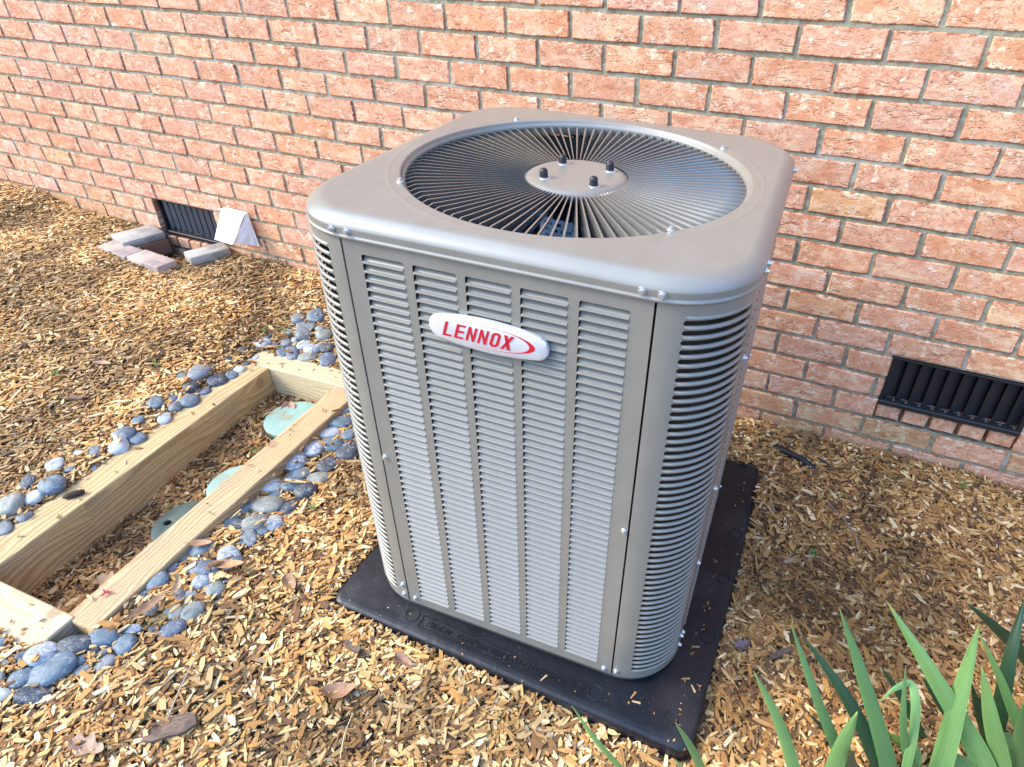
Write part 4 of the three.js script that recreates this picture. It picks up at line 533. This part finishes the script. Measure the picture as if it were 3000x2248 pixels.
// ---------------------------------------------------------------- green plants
const blades = [[[3.288, -1.08, 1.19], [3.32, -1.164, 1.175], [3.356, -1.28, 1.158], [3.373, -1.37, 1.149], 19, "b"], [[3.395, -0.98, 1.099], [3.457, -1.089, 1.103], [3.518, -1.24, 1.104], [3.55, -1.37, 1.105], 28, "b"], [[3.437, -0.95, 0.994], [3.514, -1.072, 1.04], [3.607, -1.24, 1.065], [3.65, -1.37, 1.076], 25, "m"], [[3.47, -1.05, 0.937], [3.584, -1.147, 0.975], [3.682, -1.28, 1.012], [3.722, -1.37, 1.027], 36, "d"], [[3.515, -0.93, 0.944], [3.593, -1.06, 0.984], [3.686, -1.24, 1.03], [3.726, -1.37, 1.049], 36, "m"], [[3.593, -0.92, 0.902], [3.717, -1.054, 0.933], [3.86, -1.24, 0.952], [3.92, -1.37, 0.96], 47, "b"], [[3.747, -0.92, 0.885], [3.758, -1.054, 0.928], [3.774, -1.24, 0.99], [3.78, -1.37, 1.017], 44, "b"], [[3.578, -1.02, 1.073], [3.578, -1.112, 1.076], [3.584, -1.24, 1.075], [3.588, -1.37, 1.075], 36, "b"], [[3.643, -0.98, 0.977], [3.669, -1.089, 1.013], [3.718, -1.24, 1.015], [3.743, -1.37, 1.017], 18, "m"], [[3.869, -1.0, 0.698], [3.868, -1.101, 0.777], [3.89, -1.24, 0.823], [3.903, -1.37, 0.849], 36, "d"], [[3.763, -1.02, 0.749], [3.857, -1.112, 0.71], [3.973, -1.24, 0.67], [4.044, -1.37, 0.646], 35, "d"], [[3.745, -0.92, 0.903], [3.83, -1.054, 0.892], [3.933, -1.24, 0.887], [3.976, -1.37, 0.885], 24, "b"], [[3.76, -0.96, 0.938], [3.813, -1.078, 0.946], [3.885, -1.24, 0.941], [3.919, -1.37, 0.939], 44, "b"], [[3.51, -1.12, 1.05], [3.565, -1.187, 1.035], [3.632, -1.28, 1.035], [3.671, -1.37, 1.034], 19, "d"], [[3.714, -1.14, 0.866], [3.767, -1.199, 0.871], [3.837, -1.28, 0.875], [3.883, -1.37, 0.878], 25, "d"], [[3.792, -1.1, 0.871], [3.829, -1.176, 0.869], [3.88, -1.28, 0.856], [3.907, -1.37, 0.849], 25, "d"], [[3.638, -1.14, 0.877], [3.687, -1.199, 0.879], [3.748, -1.28, 0.89], [3.787, -1.37, 0.898], 25, "d"], [[3.829, -0.98, 0.966], [3.863, -1.089, 0.948], [3.915, -1.24, 0.927], [3.942, -1.37, 0.917], 27, "m"], [[3.304, -1.12, 1.231], [3.312, -1.187, 1.206], [3.324, -1.28, 1.178], [3.331, -1.37, 1.162], 14, "b"], [[3.591, -1.1, 1.095], [3.604, -1.176, 1.075], [3.639, -1.28, 1.038], [3.656, -1.37, 1.019], 26, "d"], [[3.101, -1.1, 1.229], [3.152, -1.176, 1.233], [3.213, -1.28, 1.222], [3.244, -1.37, 1.216], 17, "b"]];
const bladeTex = (() => tex(64, 256, (i, j, o) => { const u = i / 64, v = j / 256, st = 0.8 + 0.3 * vn(u * 22, v * 2) + 0.16 * vn(u * 55, v * 5) - 0.12 * sm(0.6, 0.8, fbm(u * 5, v * 9, 3)), e = 1 - sm(0.0, 0.05, Math.min(u, 1 - u)), tip = sm(0.93, 0.995, v); let c = mix([0.82, 0.86, 0.8], [1.35, 1.2, 0.9], 0.5 * e); c = mix(c, [2.4, 1.5, 0.9], 0.75 * tip); o[0] = 0.42 * c[0] * st; o[1] = 0.42 * c[1] * st; o[2] = 0.42 * c[2] * st; }, { wrap: false }))();
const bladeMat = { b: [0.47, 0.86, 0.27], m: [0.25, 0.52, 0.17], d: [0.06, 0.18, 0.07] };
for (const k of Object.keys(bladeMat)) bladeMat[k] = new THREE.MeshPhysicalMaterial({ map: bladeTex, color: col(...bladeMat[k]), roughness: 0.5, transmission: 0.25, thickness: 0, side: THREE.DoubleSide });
function bladeGeo(pts, w, face) { // strap leaf: points from tip to base, shallow keel, slow taper
  const c = new THREE.CatmullRomCurve3(pts.slice().reverse().map((p) => new THREE.Vector3(...p))), K = 26, P = [], I = [], U = [], T = new THREE.Vector3(), S = new THREE.Vector3(), N = new THREE.Vector3();
  const q = [-1, -0.5, 0, 0.5, 1];
  for (let k = 0; k <= K; k++) { const t = k / K, p = c.getPoint(t); c.getTangent(t, T); S.crossVectors(T, face).normalize(); N.crossVectors(S, T).normalize(); const ww = w / 2 * (t < 0.35 ? 1 : Math.pow(Math.max(0, 1 - ((t - 0.35) / 0.65) ** 1.7), 0.9)) + 0.0004;
    for (const s of q) { const d = (1 - Math.abs(s)) * w * 0.10; P.push(p.x + S.x * ww * s + N.x * d, p.y + S.y * ww * s + N.y * d, p.z + S.z * ww * s + N.z * d); U.push(s / 2 + 0.5, t); } }
  for (let k = 0; k < K; k++) for (let i = 0; i < 4; i++) { const a = k * 5 + i; I.push(a, a + 1, a + 5, a + 1, a + 6, a + 5); }
  const g = geoOf(P, I, U); g.computeVertexNormals(); return g;
}
{
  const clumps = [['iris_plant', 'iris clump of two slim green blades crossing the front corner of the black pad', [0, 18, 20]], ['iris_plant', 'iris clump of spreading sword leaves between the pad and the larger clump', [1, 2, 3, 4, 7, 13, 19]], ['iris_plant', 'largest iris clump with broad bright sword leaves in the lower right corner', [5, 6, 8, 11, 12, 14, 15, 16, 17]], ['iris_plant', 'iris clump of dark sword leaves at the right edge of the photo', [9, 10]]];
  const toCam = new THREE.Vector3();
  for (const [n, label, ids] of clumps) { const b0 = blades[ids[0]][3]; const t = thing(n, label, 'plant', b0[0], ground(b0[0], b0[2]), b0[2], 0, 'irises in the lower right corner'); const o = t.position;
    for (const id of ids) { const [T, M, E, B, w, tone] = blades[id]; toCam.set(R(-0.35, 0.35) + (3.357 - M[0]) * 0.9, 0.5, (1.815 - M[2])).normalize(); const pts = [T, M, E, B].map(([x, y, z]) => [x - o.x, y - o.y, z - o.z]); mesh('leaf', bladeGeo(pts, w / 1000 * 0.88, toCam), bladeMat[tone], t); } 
    if (ids.includes(5)) { const pts = [[3.627, -1.07, 1.0], [3.645, -1.055, 0.978], [3.671, -1.052, 0.958], [3.686, -1.075, 0.98], [3.705, -1.2, 1.03], [3.72, -1.34, 1.03]].map(([x, y, z]) => [x - o.x, y - o.y, z - o.z]); const m = mesh('leaf', bladeGeo(pts, 0.016, new THREE.Vector3(-0.2, 0.6, 0.8).normalize()), bladeMat.b, t); m.userData.label = 'folded leaf bent over at its middle'; } }
  const wt = thing('weed_plant', 'low yellow green broad leaved weed beneath the iris leaves', 'plant', 3.76, ground(3.76, 0.96), 0.96), wm = new THREE.MeshPhysicalMaterial({ map: dryTex, color: col(0.13, 0.22, 0.025), roughness: 0.55, transmission: 0.25, thickness: 0, side: THREE.DoubleSide });
  for (const [x, y, z, L, W, a, rz] of [[-0.05, 0.09, 0.02, 0.07, 0.05, 2.6, 0.2], [0.05, 0.08, 0.01, 0.08, 0.055, 0.3, 0.25], [0.12, 0.11, -0.05, 0.08, 0.055, 0.9, 0.3], [0.0, 0.06, 0.05, 0.06, 0.045, 4.2, 0.3]]) { const m = mesh('leaf', leafGeo(L, W, -0.5, 0), wm, wt); m.position.set(x, y, z); m.rotation.set(0.2, a, rz, 'YXZ'); const st = new THREE.TubeGeometry(new THREE.CatmullRomCurve3([new THREE.Vector3(0.02, 0, 0), new THREE.Vector3(x * 0.5, y * 0.6, z * 0.5), new THREE.Vector3(x, y, z)]), 10, 0.0016, 6); mesh('stem', st, bladeMat.m, wt); }
  const sg = leafGeo(0.013, 0.006, 0.3, 0), gm = std(0.09, 0.18, 0.03, 0.7, { side: THREE.DoubleSide });
  [[1.437, 0.376, 'green sprig among pebbles at the left end behind the far timber'], [1.505, 0.346, 'larger green sprig among pebbles behind the far timber'], [1.796, 0.80, 'green sprig inside the frame between two teal lids'], [3.491, 0.492, 'feathery green sprig on mulch right of the pad near its back'], [2.185, 0.954, 'green sprig at the edge of the pebbles left of the cabinet'], [3.856, 0.089, 'green sprig on mulch below the right vent'], [1.06, 0.90, 'green sprig alone on the mulch left of the frame'], [1.31, 0.72, 'green sprig by the pebbles at the far end of the left timber']].forEach(([x, z, label], k) => { const t = thing('sprig', label, 'weed', x, ground(x, z) + 0.012, z, k, 'small green sprigs in the mulch'); for (let i = 0; i < 7; i++) { const m = mesh('leaf', sg, gm, t); const a = i * 2.4; m.position.set(Math.cos(a) * 0.010, 0.008 + 0.002 * i, -Math.sin(a) * 0.010); m.rotation.set(0, a, 0.5, 'YXZ'); } });
}

renderer.render(scene, camera);
